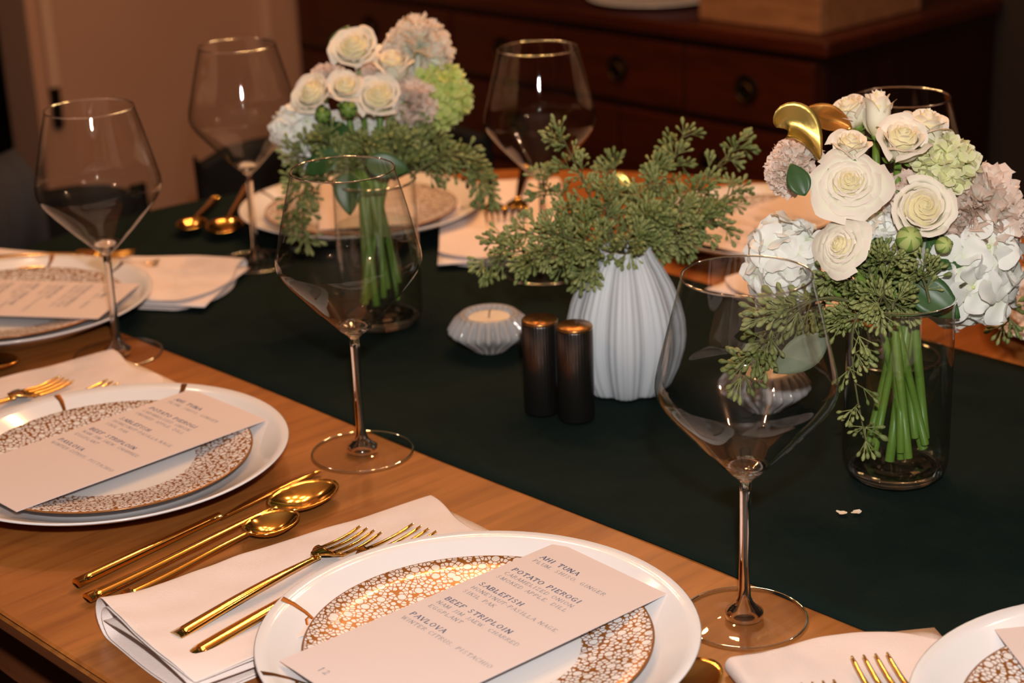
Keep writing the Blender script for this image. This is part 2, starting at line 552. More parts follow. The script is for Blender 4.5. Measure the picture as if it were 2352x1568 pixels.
# runner: drapes over both ends
RY0, RY1 = 0.8558, 1.3253
def runner():
    m = MB()
    xs = [-1.15 - TA - 0.012, -1.15 - TA - 0.006]
    path = []
    def endx(y, left):
        q = math.sqrt(max(0.0, 1 - ((y - TYC) / TB) ** 2)) * TA
        return (TX0 - q) if left else (TX1 + q)
    ny, nx = 24, 90
    rows = []
    for j in range(ny + 1):
        y = RY0 + (RY1 - RY0) * j / ny
        xl, xr = endx(y, True), endx(y, False)
        row = []
        row += [(xl - 0.016, y, TZ - 0.24), (xl - 0.013, y, TZ - 0.10), (xl - 0.007, y, TZ - 0.012), (xl - 0.003, y, TZ - 0.001)]
        for i in range(nx + 1):
            x = xl + 0.006 + (xr - xl - 0.012) * i / nx
            z = TZ + 0.0016 + 0.0006 * noise.noise(Vector((x * 9, y * 9, 0)))
            yy = y + 0.0012 * math.sin(x * 14) * (1 if j in (0, ny) else 0)
            row.append((x, yy, z))
        row += [(xr + 0.003, y, TZ - 0.001), (xr + 0.007, y, TZ - 0.012), (xr + 0.013, y, TZ - 0.10), (xr + 0.016, y, TZ - 0.24)]
        rows.append(row)
    m.grid(rows)
    o = m.build('table_runner', 'runner')
    s = o.modifiers.new('thick', 'SOLIDIFY'); s.thickness = 0.0012; s.offset = -1
    return tag(o, 'dark green linen runner along the middle of the oak table', 'table runner')
runner()

# ------------------------------------------------------------------ sideboard at the back
sb = empty('sideboard', (-2.56, 2.72, 0), 0, 'dark mahogany sideboard with ring-pull drawers behind the table', 'sideboard')
X0, X1, Y0, Y1, H = -0.735, 0.735, -0.25, 0.27, 0.742
b = MB(); b.box(X0 + 0.0, X1 - 0.0, Y0, Y1, 0.08, H - 0.028); b.build('body', 'mahogany_side', sb, False)
b = MB(); b.box(X0 - 0.012, X1 + 0.015, Y0 - 0.022, Y1, H - 0.028, H); bevel(b.build('top', 'mahogany', sb, False), 0.006, 3)
b = MB(); b.box(X0 + 0.02, X1 - 0.02, Y0 + 0.03, Y1 - 0.02, 0, 0.08); b.build('plinth', 'mahogany_side', sb, False)
def drawer(x0, x1, z0, z1, pull=True):
    cx, cz = (x0 + x1) / 2, (z0 + z1) / 2
    b = MB(); b.box(x0, x1, Y0 - 0.014, Y0 + 0.002, z0, z1)
    d = bevel(b.build('drawer', 'mahogany', sb, False), 0.004, 2)
    if pull:
        m = MB()
        m.lathe([(0.012, 0), (0.024, 0.0), (0.026, 0.003), (0.023, 0.004), (0.019, 0.001), (0.004, 0.0005)], 28)
        r = m.build('back_plate', 'iron', d)
        r.matrix_basis = Matrix.Translation((cx, Y0 - 0.0145, cz)) @ Matrix.Rotation(PI / 2, 4, 'X')
        m = MB()
        m.tube([(0.017 * math.cos(a), 0.017 * math.sin(a), 0.007) for a in np.linspace(0, 2 * PI, 25)], 0.0022, 8, cap=False)
        r = m.build('ring_pull', 'brass_old', d)
        r.matrix_basis = Matrix.Translation((cx, Y0 - 0.0145, cz - 0.004)) @ Matrix.Rotation(PI / 2 + 0.15, 4, 'X')
    return d
g = 0.004
xs_top = [-0.722, -0.20, 0.115 - 0.01, 0.425, 0.722]
for a, c in zip(xs_top[:-1], xs_top[1:]):
    drawer(a + g, c - g, 0.580, 0.700)
xs_mid = [-0.722, -0.28, 0.262, 0.722]
for a, c in zip(xs_mid[:-1], xs_mid[1:]):
    drawer(a + g, c - g, 0.420, 0.566)
for a, c in zip(xs_mid[:-1], xs_mid[1:]):
    drawer(a + g, c - g, 0.110, 0.406)

# wooden crate and a white platter on the sideboard
cr = empty('wooden_crate', (-1.995, 2.585, H), 0, 'pale grained wooden crate standing on the corner of the sideboard', 'crate')
for nm, bb in (('front_panel', (-0.135, 0.135, -0.09, -0.078, 0.001, 0.14)), ('back_panel', (-0.135, 0.135, 0.198, 0.21, 0.001, 0.14)),
               ('side_panel', (-0.135, -0.123, -0.0779, 0.1979, 0.001, 0.14)), ('side_panel', (0.123, 0.135, -0.0779, 0.1979, 0.001, 0.14)), ('base', (-0.122, 0.122, -0.077, 0.197, 0.002, 0.012))):
    b = MB(); b.box(*bb); bevel(b.build(nm, 'crate', cr, False), 0.002, 1)
m = MB()
m.lathe([(0.0005, 0.004), (0.07, 0.004), (0.13, 0.013), (0.131, 0.015), (0.128, 0.015), (0.07, 0.007), (0.0005, 0.007)], 56)
o = m.build('serving_plate', 'china')
o.location = (-2.33, 2.60, H - 0.002)
tag(o, 'white plate on the sideboard left of the wooden crate', 'plate')

# ------------------------------------------------------------------ chairs
def chair(loc, face, label, mat='black', back_top=0.72):
    c = empty('dining_chair', loc, face, label, 'chair')   # local -y is the back
    b = MB(); b.box(-0.22, 0.22, -0.20, 0.23, 0.42, 0.47); bevel(b.build('seat', mat, c, False), 0.02, 3)
    m = MB()
    rows = []
    for k in range(11):
        x = -0.215 + 0.43 * k / 10
        y = -0.215 - 0.03 * (1 - (x / 0.215) ** 2)
        rows.append([(x, y, 0.47), (x, y - 0.02, back_top - 0.02 * (abs(x) / 0.215) ** 6), (x, y - 0.055, back_top - 0.03 * (abs(x) / 0.215) ** 6), (x, y - 0.035, 0.45), (x, y, 0.47)])
    m.grid(rows)
    o = len(m.v)
    m.f.append((0, 1, 2, 3)); m.f.append(tuple(50 + q for q in (3, 2, 1, 0)))
    bevel(m.build('backrest', mat, c, False), 0.012, 3)
    for sx in (-1, 1):
        for sy in (-0.17, 0.19):
            m = MB(); m.tube([(sx * 0.19, sy, 0.425), (sx * 0.2, sy * 1.08, 0.0)], [0.018, 0.012], 10)
            m.build('leg', 'black', c)
    return c
chair((-1.80, 1.46, 0), -PI / 2 - 0.5, 'black upholstered chair tucked behind the far end place setting', 'black', 0.725)
chair((-2.09, 1.19, 0), -PI / 2 - 0.06, 'black chair at the left edge under a grey throw', 'black', 0.645)
m = MB()
rows = []
for k in range(13):
    y = 1.00 + 0.225 * k / 12
    x = -2.318 + 0.02 * math.sin(k * .5) - 0.1 * (y - 1.28)
    w2 = 0.006 * math.sin(k * 1.7)
    rows.append([(x + 0.055 + w2, y, 0.53), (x + 0.052 + w2, y, 0.64), (x + 0.046, y, 0.690 + w2 * .6), (x - 0.005, y, 0.715 + w2), (x - 0.050, y, 0.690 + w2 * .6), (x - 0.062 - w2, y, 0.63), (x - 0.07 - w2, y, 0.47)])
m.grid(rows)
o = m.build('throw', 'grey_cloth')
s_ = o.modifiers.new('th', 'SOLIDIFY'); s_.thickness = 0.008
tag(o, 'grey throw hung over the chair at the left edge', 'throw')
chair((-0.86, 2.02, 0), PI, 'black chair in the dark behind the right bouquet', 'black', 0.90)

# ------------------------------------------------------------------ wine glasses
def wine_glass():
    r = empty('wine_glass')
    m = MB()
    prof = [(0.0036, 0.0985), (0.006, 0.1005), (0.0105, 0.1045)] + [(0.0105 + 0.0195 * q / 26 + 0.00022 * (q % 2), 0.1045 + 0.0200 * q / 26) for q in range(1, 27)] + [(0.042, 0.1375), (0.0505, 0.1478), (0.0548, 0.1545), (0.0564, 0.1590),
            (0.0567, 0.1630), (0.0562, 0.1680), (0.0545, 0.1755), (0.0510, 0.1900), (0.0455, 0.2120), (0.0397, 0.2340)]
    m.lathe(prof, 96)
    bowl = m.build('bowl', 'bowl', r)
    m = MB()
    a = np.linspace(0, 2 * PI, 97)
    m.tube([(0.0397 * math.cos(t), 0.0397 * math.sin(t), 0.2343) for t in a], 0.00062, 6, cap=False)
    m.build('rim', 'solid_glass', bowl)
    m = MB()   # thick glass lens where bowl meets stem, with fine pulled rings
    m.lathe([(0.0037, 0.098), (0.0058, 0.1004), (0.0102, 0.1042), (0.0148, 0.1090), (0.0120, 0.1085), (0.0075, 0.1062), (0.003, 0.1052), (0.0003, 0.105)], 40)
    m.lathe([(0.0003, 0.0981), (0.0036, 0.0981)], 40)
    m.build('bowl_base', 'solid_glass', bowl)
    m = MB()
    prof = [(0.0003, 0.0978), (0.0036, 0.0978), (0.0037, 0.090), (0.0035, 0.070), (0.0035, 0.045), (0.0038, 0.024), (0.0043, 0.0165), (0.0058, 0.0125), (0.0085, 0.0088), (0.0125, 0.0062), (0.0125, 0.0022), (0.0003, 0.0018)]
    m.lathe(prof, 32)
    m.build('stem', 'solid_glass', r)
    m = MB()
    m.lathe([(0.0125, 0.0062), (0.020, 0.0041), (0.032, 0.0026), (0.0405, 0.0019)], 72)
    m.lathe([(0.0125, 0.0005), (0.0405, 0.0005)], 72)
    ft = m.build('foot', 'foot_glass', r)
    m = MB()
    m.tube([(0.0405 * math.cos(t), 0.0405 * math.sin(t), 0.0012) for t in np.linspace(0, 2 * PI, 73)], 0.0009, 8, cap=False)
    m.build('foot_edge', 'solid_glass', ft)
    return r
wg = wine_glass()
GL = [(-0.6593, 0.8165, 'large clear wine glass in front, right of the white and gold menu plate'),
      (-1.0581, 0.8243, 'clear wine glass standing between the two near plates, before the left bouquet'),
      (-1.4105, 0.8194, 'clear wine glass at far left beside the head plate'),
      (-1.2690, 1.2424, 'clear wine glass behind the eucalyptus vase, before the sideboard'),
      (-1.5364, 1.0718, 'clear wine glass left of the left bouquet, before the beige wall'),
      (-0.8600, 1.2700, 'clear wine glass mostly hidden behind the right bouquet')]
for i, (x, y, lb) in enumerate(GL):
    o = wg if i == 0 else copy_tree(wg)
    o.location = (x, y, TZ + (0.0024 if RY0 < y < RY1 or i in (3, 4, 5) else 0.0002))
    tag(o, lb, 'wine glass', 'wine glasses of the place settings')

# ------------------------------------------------------------------ place settings
def dinner_plate():
    m = MB()
    m.lathe([(0.0004, 0.0035), (0.078, 0.0035), (0.083, 0.0005), (0.088, 0.0008), (0.092, 0.005), (0.112, 0.0115), (0.130, 0.0200), (0.1375, 0.0240), (0.1385, 0.0252), (0.1375, 0.0258), (0.1300, 0.0226),
             (0.112, 0.0142), (0.098, 0.0085), (0.088, 0.0066), (0.060, 0.0062), (0.0004, 0.0062)], 96)
    return m
def salad_plate():
    m = MB()
    m.lathe([(0.0004, 0.0100), (0.060, 0.0100), (0.063, 0.0078), (0.066, 0.0080), (0.070, 0.0110), (0.092, 0.0152), (0.1088, 0.0198), (0.1098, 0.0207), (0.1086, 0.0212), (0.092, 0.0176), (0.072, 0.0139),
             (0.062, 0.0128), (0.0004, 0.0124)], 96)
    return m
def rim_z(r):
    return 0.0142 + (0.0258 - 0.0142) * max(0, (r - 0.112)) / (0.1375 - 0.112) if r > 0.112 else 0.0142 - (0.112 - r) * 0.35
def twig_mesh():
    """gilded twig painted on the rim: runs from the salad plate out to the lip; local angle 0"""
    m = MB()
    def stroke(pts, ws):
        top = []
        for i, (r, a) in enumerate(pts):
            p = Vector((r * math.cos(a), r * math.sin(a), 0))
            q = pts[min(i + 1, len(pts) - 1)]; q0 = pts[max(i - 1, 0)]
            t = Vector((q[0] * math.cos(q[1]) - q0[0] * math.cos(q0[1]), q[0] * math.sin(q[1]) - q0[0] * math.sin(q0[1]), 0)).normalized()
            n = Vector((-t.y, t.x, 0)) * ws[i] / 2
            z = rim_z(r) + 0.0004
            top.append([tuple(p + n + Vector((0, 0, z))), tuple(p + Vector((0, 0, z + 0.0002))), tuple(p - n + Vector((0, 0, z)))])
        m.grid(top)
    stroke([(0.105, 0.03), (0.112, 0.012), (0.120, -0.012), (0.129, -0.02), (0.1365, -0.012)], [0.0016, 0.0022, 0.003, 0.0042, 0.0056])
    stroke([(0.1165, 0.0), (0.117, 0.04), (0.114, 0.085), (0.113, 0.13)], [0.0028, 0.0022, 0.0018, 0.001])
    return m
CH = {'dp': dinner_plate().build('dinner_plate', 'china', mesh_only=True), 'sp': salad_plate().build('salad_plate', 'pebble', mesh_only=True), 'tw': twig_mesh().build('gold_twig', 'gold_line', mesh_only=True)}
PL = [  # x, y, facing angle, twig angles(world), where
    (-0.744, 0.660, math.radians(86.7), (206, 246), 'the front place setting'),
    (-1.170, 0.664, math.radians(90.5), (168, 122), 'the second place setting on the near side'),
    (-1.570, 0.800, math.radians(35), (133, 95), 'the angled head setting at far left'),
    (-1.564, 1.242, math.radians(-38.7), (200, 40), 'the far end setting behind the left bouquet'),
    (-0.390, 0.850, math.radians(143), (250, 300), 'the corner setting at bottom right'),
    (-1.165, 1.490, math.radians(-90), (60, 100), 'the far side setting behind the eucalyptus vase'),
    (-0.740, 1.465, math.radians(-90), (60, 100), 'the far side setting at the right edge'),
]
for i, (x, y, fa, tw, wh) in enumerate(PL):
    z = TZ + (0.0022 if i in (2, 3) else 0.0)
    d = put('dinner_plate', CH['dp'], None, (x, y, z)); tag(d, 'white coupe dinner plate with gold twigs at ' + wh, 'plate', 'white dinner plates')
    for a in tw:
        t = put('gold_twig', CH['tw'], d); t.rotation_euler = (0, 0, math.radians(a)); t['label'] = 'gilded twig painted on the rim'
    s = put('salad_plate', CH['sp'], None, (x, y, z)); s.rotation_euler = (0, 0, i * 1.1)
    tag(s, 'salad plate with gold pebbled band at ' + wh, 'plate', 'gold pebbled salad plates')

# --- menu cards with stroke lettering
GLY = {
 'A': [[(0, 0), (.45, 1)], [(.45, 1), (.9, 0)], [(.18, .38), (.72, .38)]],
 'B': [[(.1, 0), (.1, 1)], [(.1, 1), (.5, 1), (.66, .88), (.66, .66), (.5, .54), (.1, .54)], [(.5, .54), (.72, .42), (.74, .14), (.55, 0), (.1, 0)]],
 'C': [[(.8, .82), (.6, 1), (.3, .97), (.08, .72), (.08, .3), (.3, .03), (.6, 0), (.82, .2)]],
 'D': [[(.1, 0), (.1, 1)], [(.1, 1), (.5, 1), (.78, .8), (.84, .5), (.78, .2), (.5, 0), (.1, 0)]],
 'E': [[(.1, 0), (.1, 1)], [(.1, 1), (.68, 1), (.68, .86)], [(.1, .52), (.55, .52)], [(.1, 0), (.72, 0), (.72, .16)]],
 'F': [[(.1, 0), (.1, 1)], [(.1, 1), (.68, 1), (.68, .84)], [(.1, .52), (.52, .52)]],
 'G': [[(.8, .82), (.6, 1), (.3, .97), (.08, .72), (.08, .3), (.3, .03), (.6, 0), (.8, .1), (.8, .42), (.55, .42)]],
 'H': [[(.1, 0), (.1, 1)], [(.8, 0), (.8, 1)], [(.1, .52), (.8, .52)]],
 'I': [[(.15, 0), (.15, 1)]],
 'J': [[(.4, 1), (.4, .15), (.25, -.05), (.05, 0)]],
 'K': [[(.1, 0), (.1, 1)], [(.75, 1), (.1, .45)], [(.3, .6), (.82, 0)]],
 'L': [[(.1, 0), (.1, 1)], [(.1, 0), (.66, 0), (.66, .2)]],
 'M': [[(.1, 0), (.12, 1)], [(.12, 1), (.52, .1)], [(.52, .1), (.92, 1)], [(.92, 1), (.95, 0)]],
 'N': [[(.1, 0), (.1, 1)], [(.1, 1), (.82, 0)], [(.82, 0), (.82, 1)]],
 'O': [[(.45, 0), (.2, .08), (.05, .35), (.05, .65), (.2, .92), (.45, 1), (.7, .92), (.85, .65), (.85, .35), (.7, .08), (.45, 0)]],
 'P': [[(.1, 0), (.1, 1)], [(.1, 1), (.5, 1), (.68, .86), (.68, .64), (.5, .48), (.1, .48)]],
 'R': [[(.1, 0), (.1, 1)], [(.1, 1), (.5, 1), (.66, .86), (.66, .66), (.5, .52), (.1, .52)], [(.4, .52), (.82, 0)]],
 'S': [[(.62, .82), (.5, .98), (.25, 1), (.1, .82), (.15, .62), (.55, .42), (.66, .22), (.5, .02), (.22, 0), (.06, .18)]],
 'T': [[(.4, 0), (.4, 1)], [(.02, .84), (.02, 1), (.78, 1), (.78, .84)]],
 'U': [[(.1, 1), (.1, .3), (.25, .04), (.5, 0), (.72, .08), (.82, .3), (.82, 1)]],
 'V': [[(0, 1), (.42, 0)], [(.42, 0), (.84, 1)]],
 'W': [[(0, 1), (.3, 0)], [(.3, 0), (.58, .9)], [(.58, .9), (.86, 0)], [(.86, 0), (1.15, 1)]],
 'X': [[(.05, 1), (.8, 0)], [(.75, 1), (.03, 0)]],
 'Y': [[(0, 1), (.42, .45)], [(.84, 1), (.42, .45)], [(.42, .45), (.42, 0)]],
 'Z': [[(.08, .84), (.08, 1), (.72, 1), (.05, 0), (.74, 0), (.74, .16)]],
 ',': [[(.1, .05), (.05, -.16)]], '.': [[(.08, .0), (.1, .06)]], '-': [[(.05, .42), (.4, .42)]],
 '1': [[(.1, .82), (.3, 1)], [(.3, 1), (.3, 0)]], '2': [[(.08, .78), (.2, 1), (.5, 1), (.62, .75), (.5, .5), (.06, 0), (.66, 0), (.66, .14)]],
 '3': [[(.1, .85), (.3, 1), (.55, .88), (.55, .62), (.3, .52), (.6, .4), (.6, .12), (.3, 0), (.06, .14)]], '4': [[(.5, 0), (.5, 1), (.05, .3), (.7, .3)]]}
ADV = {'I': .42, 'J': .62, 'M': 1.15, 'W': 1.3, ',': .3, '.': .3, '-': .55, ' ': .55, 'O': 1.02, 'G': 1.02, 'N': 1.02, 'H': 1.0, 'D': 1.0}
def text_mesh(lines):
    """lines: (text, x, y, cap height, weight) in card coordinates; flat serif strokes"""
    m = MB()
    def seg(p, q, w, h):
        d = Vector(q) - Vector(p); L = d.length
        if L < 1e-9: return
        d /= L; n = Vector((-d.y, d.x)) * w / 2
        e = d * w * 0.3
        pts = [Vector(p) - e + n, Vector(p) - e - n, Vector(q) + e - n, Vector(q) + e + n]
        m.add([(a.x, a.y, h) for a in pts], [(0, 1, 2, 3)])
    for txt, x0, y0, ch, wt in lines:
        x = x0
        for c in txt:
            if c in GLY:
                for st in GLY[c]:
                    for (ax, ay), (bx, by) in zip(st[:-1], st[1:]):
                        down = abs(by - ay) > 0.55 and (bx - ax) * (by - ay) <= 0.0 or (abs(bx - ax) < 0.03)
                        w = ch * wt * (1.0 if down else 0.55)
                        seg((x + ax * ch, y0 + ay * ch), (x + bx * ch, y0 + by * ch), w, 0)
                    for (ax, ay) in (st[0], st[-1]):     # serifs
                        other = st[1] if (ax, ay) == st[0] else st[-2]
                        if (abs(ay) < 0.02 or abs(ay - 1) < 0.02) and abs(other[1] - ay) > 0.5 and c not in 'SCGO':
                            seg((x + (ax - .12) * ch, y0 + ay * ch), (x + (ax + .12) * ch, y0 + ay * ch), ch * wt * 0.45, 0)
            x += ch * (ADV.get(c, .88) + .30)
    return m
def menu_meshes():
    H1, H2 = 0.0042, 0.0034
    heads, det = [], []
    y = 0.0895
    for hd, ds in (('AHI TUNA', ['PLUM, SHISO, GINGER']), ('POTATO PIEROGI', ['CARAMELIZED ONION,', 'SMOKED APPLE, DILL']), ('SABLEFISH', ['HONEYNUT-PASILLA NAGE,', 'SIKIL PAK']),
                   ('BEEF STRIPLOIN', ['NAM JIM JAEW, CHARRED', 'EGGPLANT']), ('PAVLOVA', ['WINTER CITRUS, PISTACHIO'])):
        heads.append((hd, -0.043, y, H1, 0.20))
        yy = y
        blk = []
        for d in ds:
            yy -= 0.0068
            blk.append((d, -0.043, yy, H2, 0.13))
        det.append(blk)
        y = yy - 0.0150 if len(ds) > 1 else yy - 0.0185
    hs = [text_mesh([h]).build('heading_print', 'ink', mesh_only=True) for h in heads]
    ds = [text_mesh(d).build('detail_print', 'ink2', mesh_only=True) for d in det]
    ds.append(text_mesh([('12', -0.027, -0.1040, 0.0042, 0.17)]).build('date_print', 'ink2', mesh_only=True))
    return hs, ds
HP, DP = menu_meshes()
b = MB(); b.box(-0.0525, 0.0525, -0.114, 0.114, 0, 0.0006)
CARD = b.build('menu_card', 'card', smooth=False, mesh_only=True)
MC = [(-0.7505, 0.6665, -3.3, 'blush menu card on the front plate, dishes from ahi tuna to pavlova'),
      (-1.1800, 0.6690, 0.5, 'blush menu card lying on the second near plate, print blurred'),
      (-1.5760, 0.8040, -55, 'blush menu card on the angled head plate at far left'),
      (-1.5780, 1.2600, -128.7, 'blush menu card on the plate behind the left bouquet'),
      (-0.3900, 0.8500, 53, 'blush menu card cut off by the bottom right corner'),
      (-1.1650, 1.4900, 180, 'blush menu card on the plate behind the eucalyptus vase'),
      (-0.7400, 1.4650, 180, 'blush menu card on the plate at the right edge')]
for i, (x, y, a, lb) in enumerate(MC):
    z = TZ + 0.0218 + (0.0022 if i in (2, 3) else 0.0)
    c = put('menu_card', CARD, None, (x, y, z)); c.rotation_euler = (0, 0, math.radians(a))
    tag(c, lb, 'menu card', 'menu cards on the plates')
    for me in HP: put('heading_print', me, c, (0, 0, 0.00075))['label'] = 'navy serif dish name'
    for me in DP: put(me.name.split('.')[0], me, c, (0, 0, 0.00075))

# --- napkins
def napkin(L=0.285, W=0.128, h0=0.030, h1=0.012, seed=0, hk=0.075):
    r = empty('napkin')
    def hgt(t):     # t: distance from the near end
        return h1 + (h0 - h1) * math.exp(-t / hk)
    def layer(dx, zb, zt, wr):
        rows = []
        ny, na = 34, 9
        for j in range(ny + 1):
            t = L * j / ny
            h = hgt(t)
            y = t
            row = []
            lx = dx + 0.004 * math.sin(t * 23 + seed) + 0.003 * noise.noise(Vector((t * 14, seed, 0)))
            z0, z1 = zb, h - zt
            bow = 0.012 * (h / 0.03)
            path = []
            for k in range(9):
                path.append((W - (W - lx - bow) * k / 8, z0))
            for k in range(1, na):
                a = -PI / 2 - PI * k / na
                path.append((lx + bow + bow * math.cos(a), (z0 + z1) / 2 + (z1 - z0) / 2 * math.sin(a)))
            for k in range(17):
                q = k / 16
                x = lx + bow + (W - lx - bow) * q
                sag = 1 - 0.50 * q * (h - 0.010) / 0.02 if h > 0.010 else 1
                path.append((x, z0 + (z1 - z0) * sag))
            for x, z in path:
                wv = 1.5 * wr * noise.noise(Vector((x * 16 + y * 9, y * 10, seed + 3.1))) + 0.6 * wr * noise.noise(Vector((x * 60, y * 34 - x * 20, seed)))
                z2 = z + (wv if z > zb + 0.003 else 0)
                ed = 0.010 * (x / W) * (1 if j == 0 else 0) + 0.004 * math.sin(x * 40 + seed) * (j == 0 or j == ny)
                cq = max(0.0, (x / W - 0.72) / 0.28) ** 2 * 0.022 * (t / L) ** 5
                row.append((x, y + ed * 0.6 - cq + 0.004 * math.sin(x * 55 + seed) * (t / L) ** 8, max(z2, zb)))
            rows.append(row)
        m = MB(); m.grid(rows)
        return m
    o1 = layer(0.0, 0.0006, 0.0, 0.0022).build('outer_fold', 'linen', r)
    o2 = layer(0.007, 0.0026, 0.0035, 0.0012).build('inner_fold', 'linen', r)
    for o, th in ((o1, 0.0009), (o2, 0.0009)):
        s = o.modifiers.new('cloth', 'SOLIDIFY'); s.thickness = th; s.offset = 0
        s = o.modifiers.new('smooth', 'SUBSURF'); s.levels = 1; s.render_levels = 1
    m = MB()   # a middle layer showing at the open end
    rows = []
    for j in range(20):
        t = L * j / 19
        h = hgt(t)
        rows.append([(0.012 + (W - 0.012) * k / 12, t + 0.004, 0.004 + (h - 0.0065) * (0.25 + 0.35 * math.sin(PI * k / 12 * 0.8 + 0.4)) ) for k in range(13)])
    m.grid(rows)
    o3 = m.build('middle_fold', 'linen', r)
    s = o3.modifiers.new('cloth', 'SOLIDIFY'); s.thickness = 0.0009
    return r
nk = napkin(L=0.272, W=0.126, seed=1.3)
nk2 = napkin(L=0.30, W=0.138, h0=0.014, h1=0.013, seed=4.2, hk=0.2)
NP = [(nk, -0.9640, 0.5150, -4.0, 'blush linen napkin with rolled open end under the front forks', 0),
      (nk, -1.4100, 0.5300, -0.5, 'blush linen napkin left of the second near plate', 0),
      (nk2, -1.7730, 0.8900, -57, 'blush linen napkin reaching over the runner beside the head plate', .0022),
      (nk2, -1.4930, 1.4880, -133, 'blush linen napkin beyond the left bouquet with two gold forks', .0022),
      (nk2, -0.3720, 0.6010, 58, 'blush linen napkin at the bottom right under a gold fork', .0),
      (nk2, -0.9650, 1.6050, 180, 'blush linen napkin at the far side, tip on the runner', 0)]
used = set()
for i, (src, x, y, a, lb, dz) in enumerate(NP):
    o = src if id(src) not in used else copy_tree(src)
    used.add(id(src))
    o.location = (x, y, TZ + dz)
    o.rotation_euler = (0, 0, math.radians(a))
    tag(o, lb, 'napkin', 'folded blush linen napkins')

# --- gold cutlery (local: handle end at origin, head towards +y)
def fork(L=0.195, s=1.0):
    r = empty('fork')
    m = MB()
    ys = np.linspace(0, L * 0.70, 18)
    pts, rad = [], []
    for y in ys:
        q = y / (L * 0.70)
        z = 0.004 + 0.006 * math.sin(PI * min(1, q * 0.5 + 0.45)) * q
        pts.append((0, y, z))
        wd = 0.0042 * (1 - q) ** 0.6 + 0.0017
        if q > 0.94: wd = 0.0026
        rad.append((wd * s, 0.0016 + 0.0014 * (1 - q)))
    m.tube(pts, rad, 14)
    m.build('handle', 'gold', r)
    m = MB()
    hy0, hy1 = L * 0.675, L * 0.775
    rows = []
    for k in range(9):
        q = k / 8
        y = hy0 + (hy1 - hy0) * q
        w = s * (0.0024 + 0.0100 * (math.sin(q * PI / 2) ** 1.3))
        z = 0.0085 - 0.0045 * q
        th = 0.0009
        rows.append([(-w, y, z + 0.0012), (-w * .5, y, z), (0, y, z - 0.0003), (w * .5, y, z), (w, y, z + 0.0012), (w, y, z + 0.0012 - th * 1.6), (0, y, z - th * 2), (-w, y, z + 0.0012 - th * 1.6)])
    m.grid(rows, close_u=True)
    m.f.append(tuple(range(8))); m.f.append(tuple(64 + k for k in range(8))[::-1])
    m.build('neck', 'gold', r)
    for k in range(4):
        x = s * 0.0124 * (-1 + 2 * k / 3) * 0.82
        m = MB()
        pts, rad = [], []
        for j in range(8):
            q = j / 7
            pts.append((x * (1 - 0.04 * q), hy1 - 0.002 + (L - hy1) * q, 0.0040 - 0.0022 * math.sin(q * PI * 0.8) + 0.0015 * q * q))
            rad.append((s * (0.0019 - 0.0008 * q) * (0.6 if j == 7 else 1), 0.0011 * (0.6 if j == 7 else 1)))
        m.tube(pts, rad, 8)
        m.build('tine', 'gold', r)
    return r
def spoon(L=0.225, bw=0.0215, bl=0.062):
    r = empty('spoon')
    m = MB()
    hl = L - bl + 0.004
    pts, rad = [], []
    for k in range(18):
        q = k / 17
        pts.append((0, hl * q, 0.0038 + 0.0065 * math.sin(PI * min(1, q * .62)) * q))
        wd = 0.0040 * (1 - q) ** 0.6 + 0.0018
        rad.append((wd, 0.0015 + 0.0014 * (1 - q)))
    m.tube(pts, rad, 14)
    m.build('handle', 'gold', r)
    m = MB()
    n, rings = 40, 9
    rows = []
    for i in range(rings + 1):
        q = i / rings
        row = []
        for k in range(n):
            a = 2 * PI * k / n
            ex = math.sin(a); ey = -math.cos(a)
            wy = 1 - 0.10 * ey
            x = bw * q * ex * wy
            y = L - bl / 2 + bl / 2 * q * ey
            z = 0.0015 + 0.0088 * q ** 2.2
            row.append((x, y, z))
        rows.append(row)
    m.grid(rows, close_u=True)
    bo = m.build('bowl', 'gold', r)
    s = bo.modifiers.new('th', 'SOLIDIFY'); s.thickness = 0.0012; s.offset = -1
    return r
def knife(L=0.235):
    r = empty('knife')
    m = MB()
    m.tube([(0, L * 0.56 * q, 0.0042) for q in np.linspace(0, 1, 12)], [(0.0046 - 0.0012 * q, 0.0034 - 0.0008 * q) for q in np.linspace(0, 1, 12)], 14)
    m.build('handle', 'gold', r)
    m = MB()
    rows = []
    for k in range(14):
        q = k / 13
        y = L * 0.55 + L * 0.45 * q
        w1 = 0.0035 + 0.007 * math.sin(min(1, q * 2.2) * PI / 2)
        if q > .75: w1 *= math.sqrt(max(0.02, 1 - ((q - .75) / .25) ** 2))
        rows.append([(0.0035, y, 0.0042), (0.0035, y, 0.0022), (0.0035 - w1, y, 0.0018), (0.0035 - w1, y, 0.0022)])
    m.grid(rows, close_u=True)
    m.f.append((0, 1, 2, 3)); m.f.append((55, 54, 53, 52))
    m.build('blade', 'gold', r)
    return r
protos = {'fd': fork(0.226, 1.12), 'fs': fork(0.193, 1.0), 'sb': spoon(), 'st': spoon(0.152, 0.0175, 0.047), 'kn': knife()}
usedp = set()
def lay(kind, p, q, z, label, from_tip=False, tilt=0.0):
    """lay a piece from handle end p towards q; from_tip puts the head's tip at q"""
    src = protos[kind]
    L = {'fd': 0.226, 'fs': 0.193, 'sb': 0.225, 'st': 0.150, 'kn': 0.235}[kind]
    dx, dy = q[0] - p[0], q[1] - p[1]
    a = math.atan2(dy, dx) - PI / 2
    if from_tip:
        n = math.hypot(dx, dy); p = (q[0] - dx / n * L, q[1] - dy / n * L)
    o = src if kind not in usedp else copy_tree(src)
    usedp.add(kind)
    o.location = (p[0], p[1], TZ + z)
    o.rotation_euler = (tilt, 0, a)
    nm = {'f': 'fork', 's': 'spoon', 'k': 'knife'}[kind[0]]
    tag(o, label, nm, {'f': 'gold forks', 's': 'gold spoons', 'k': 'gold knives'}[kind[0]])
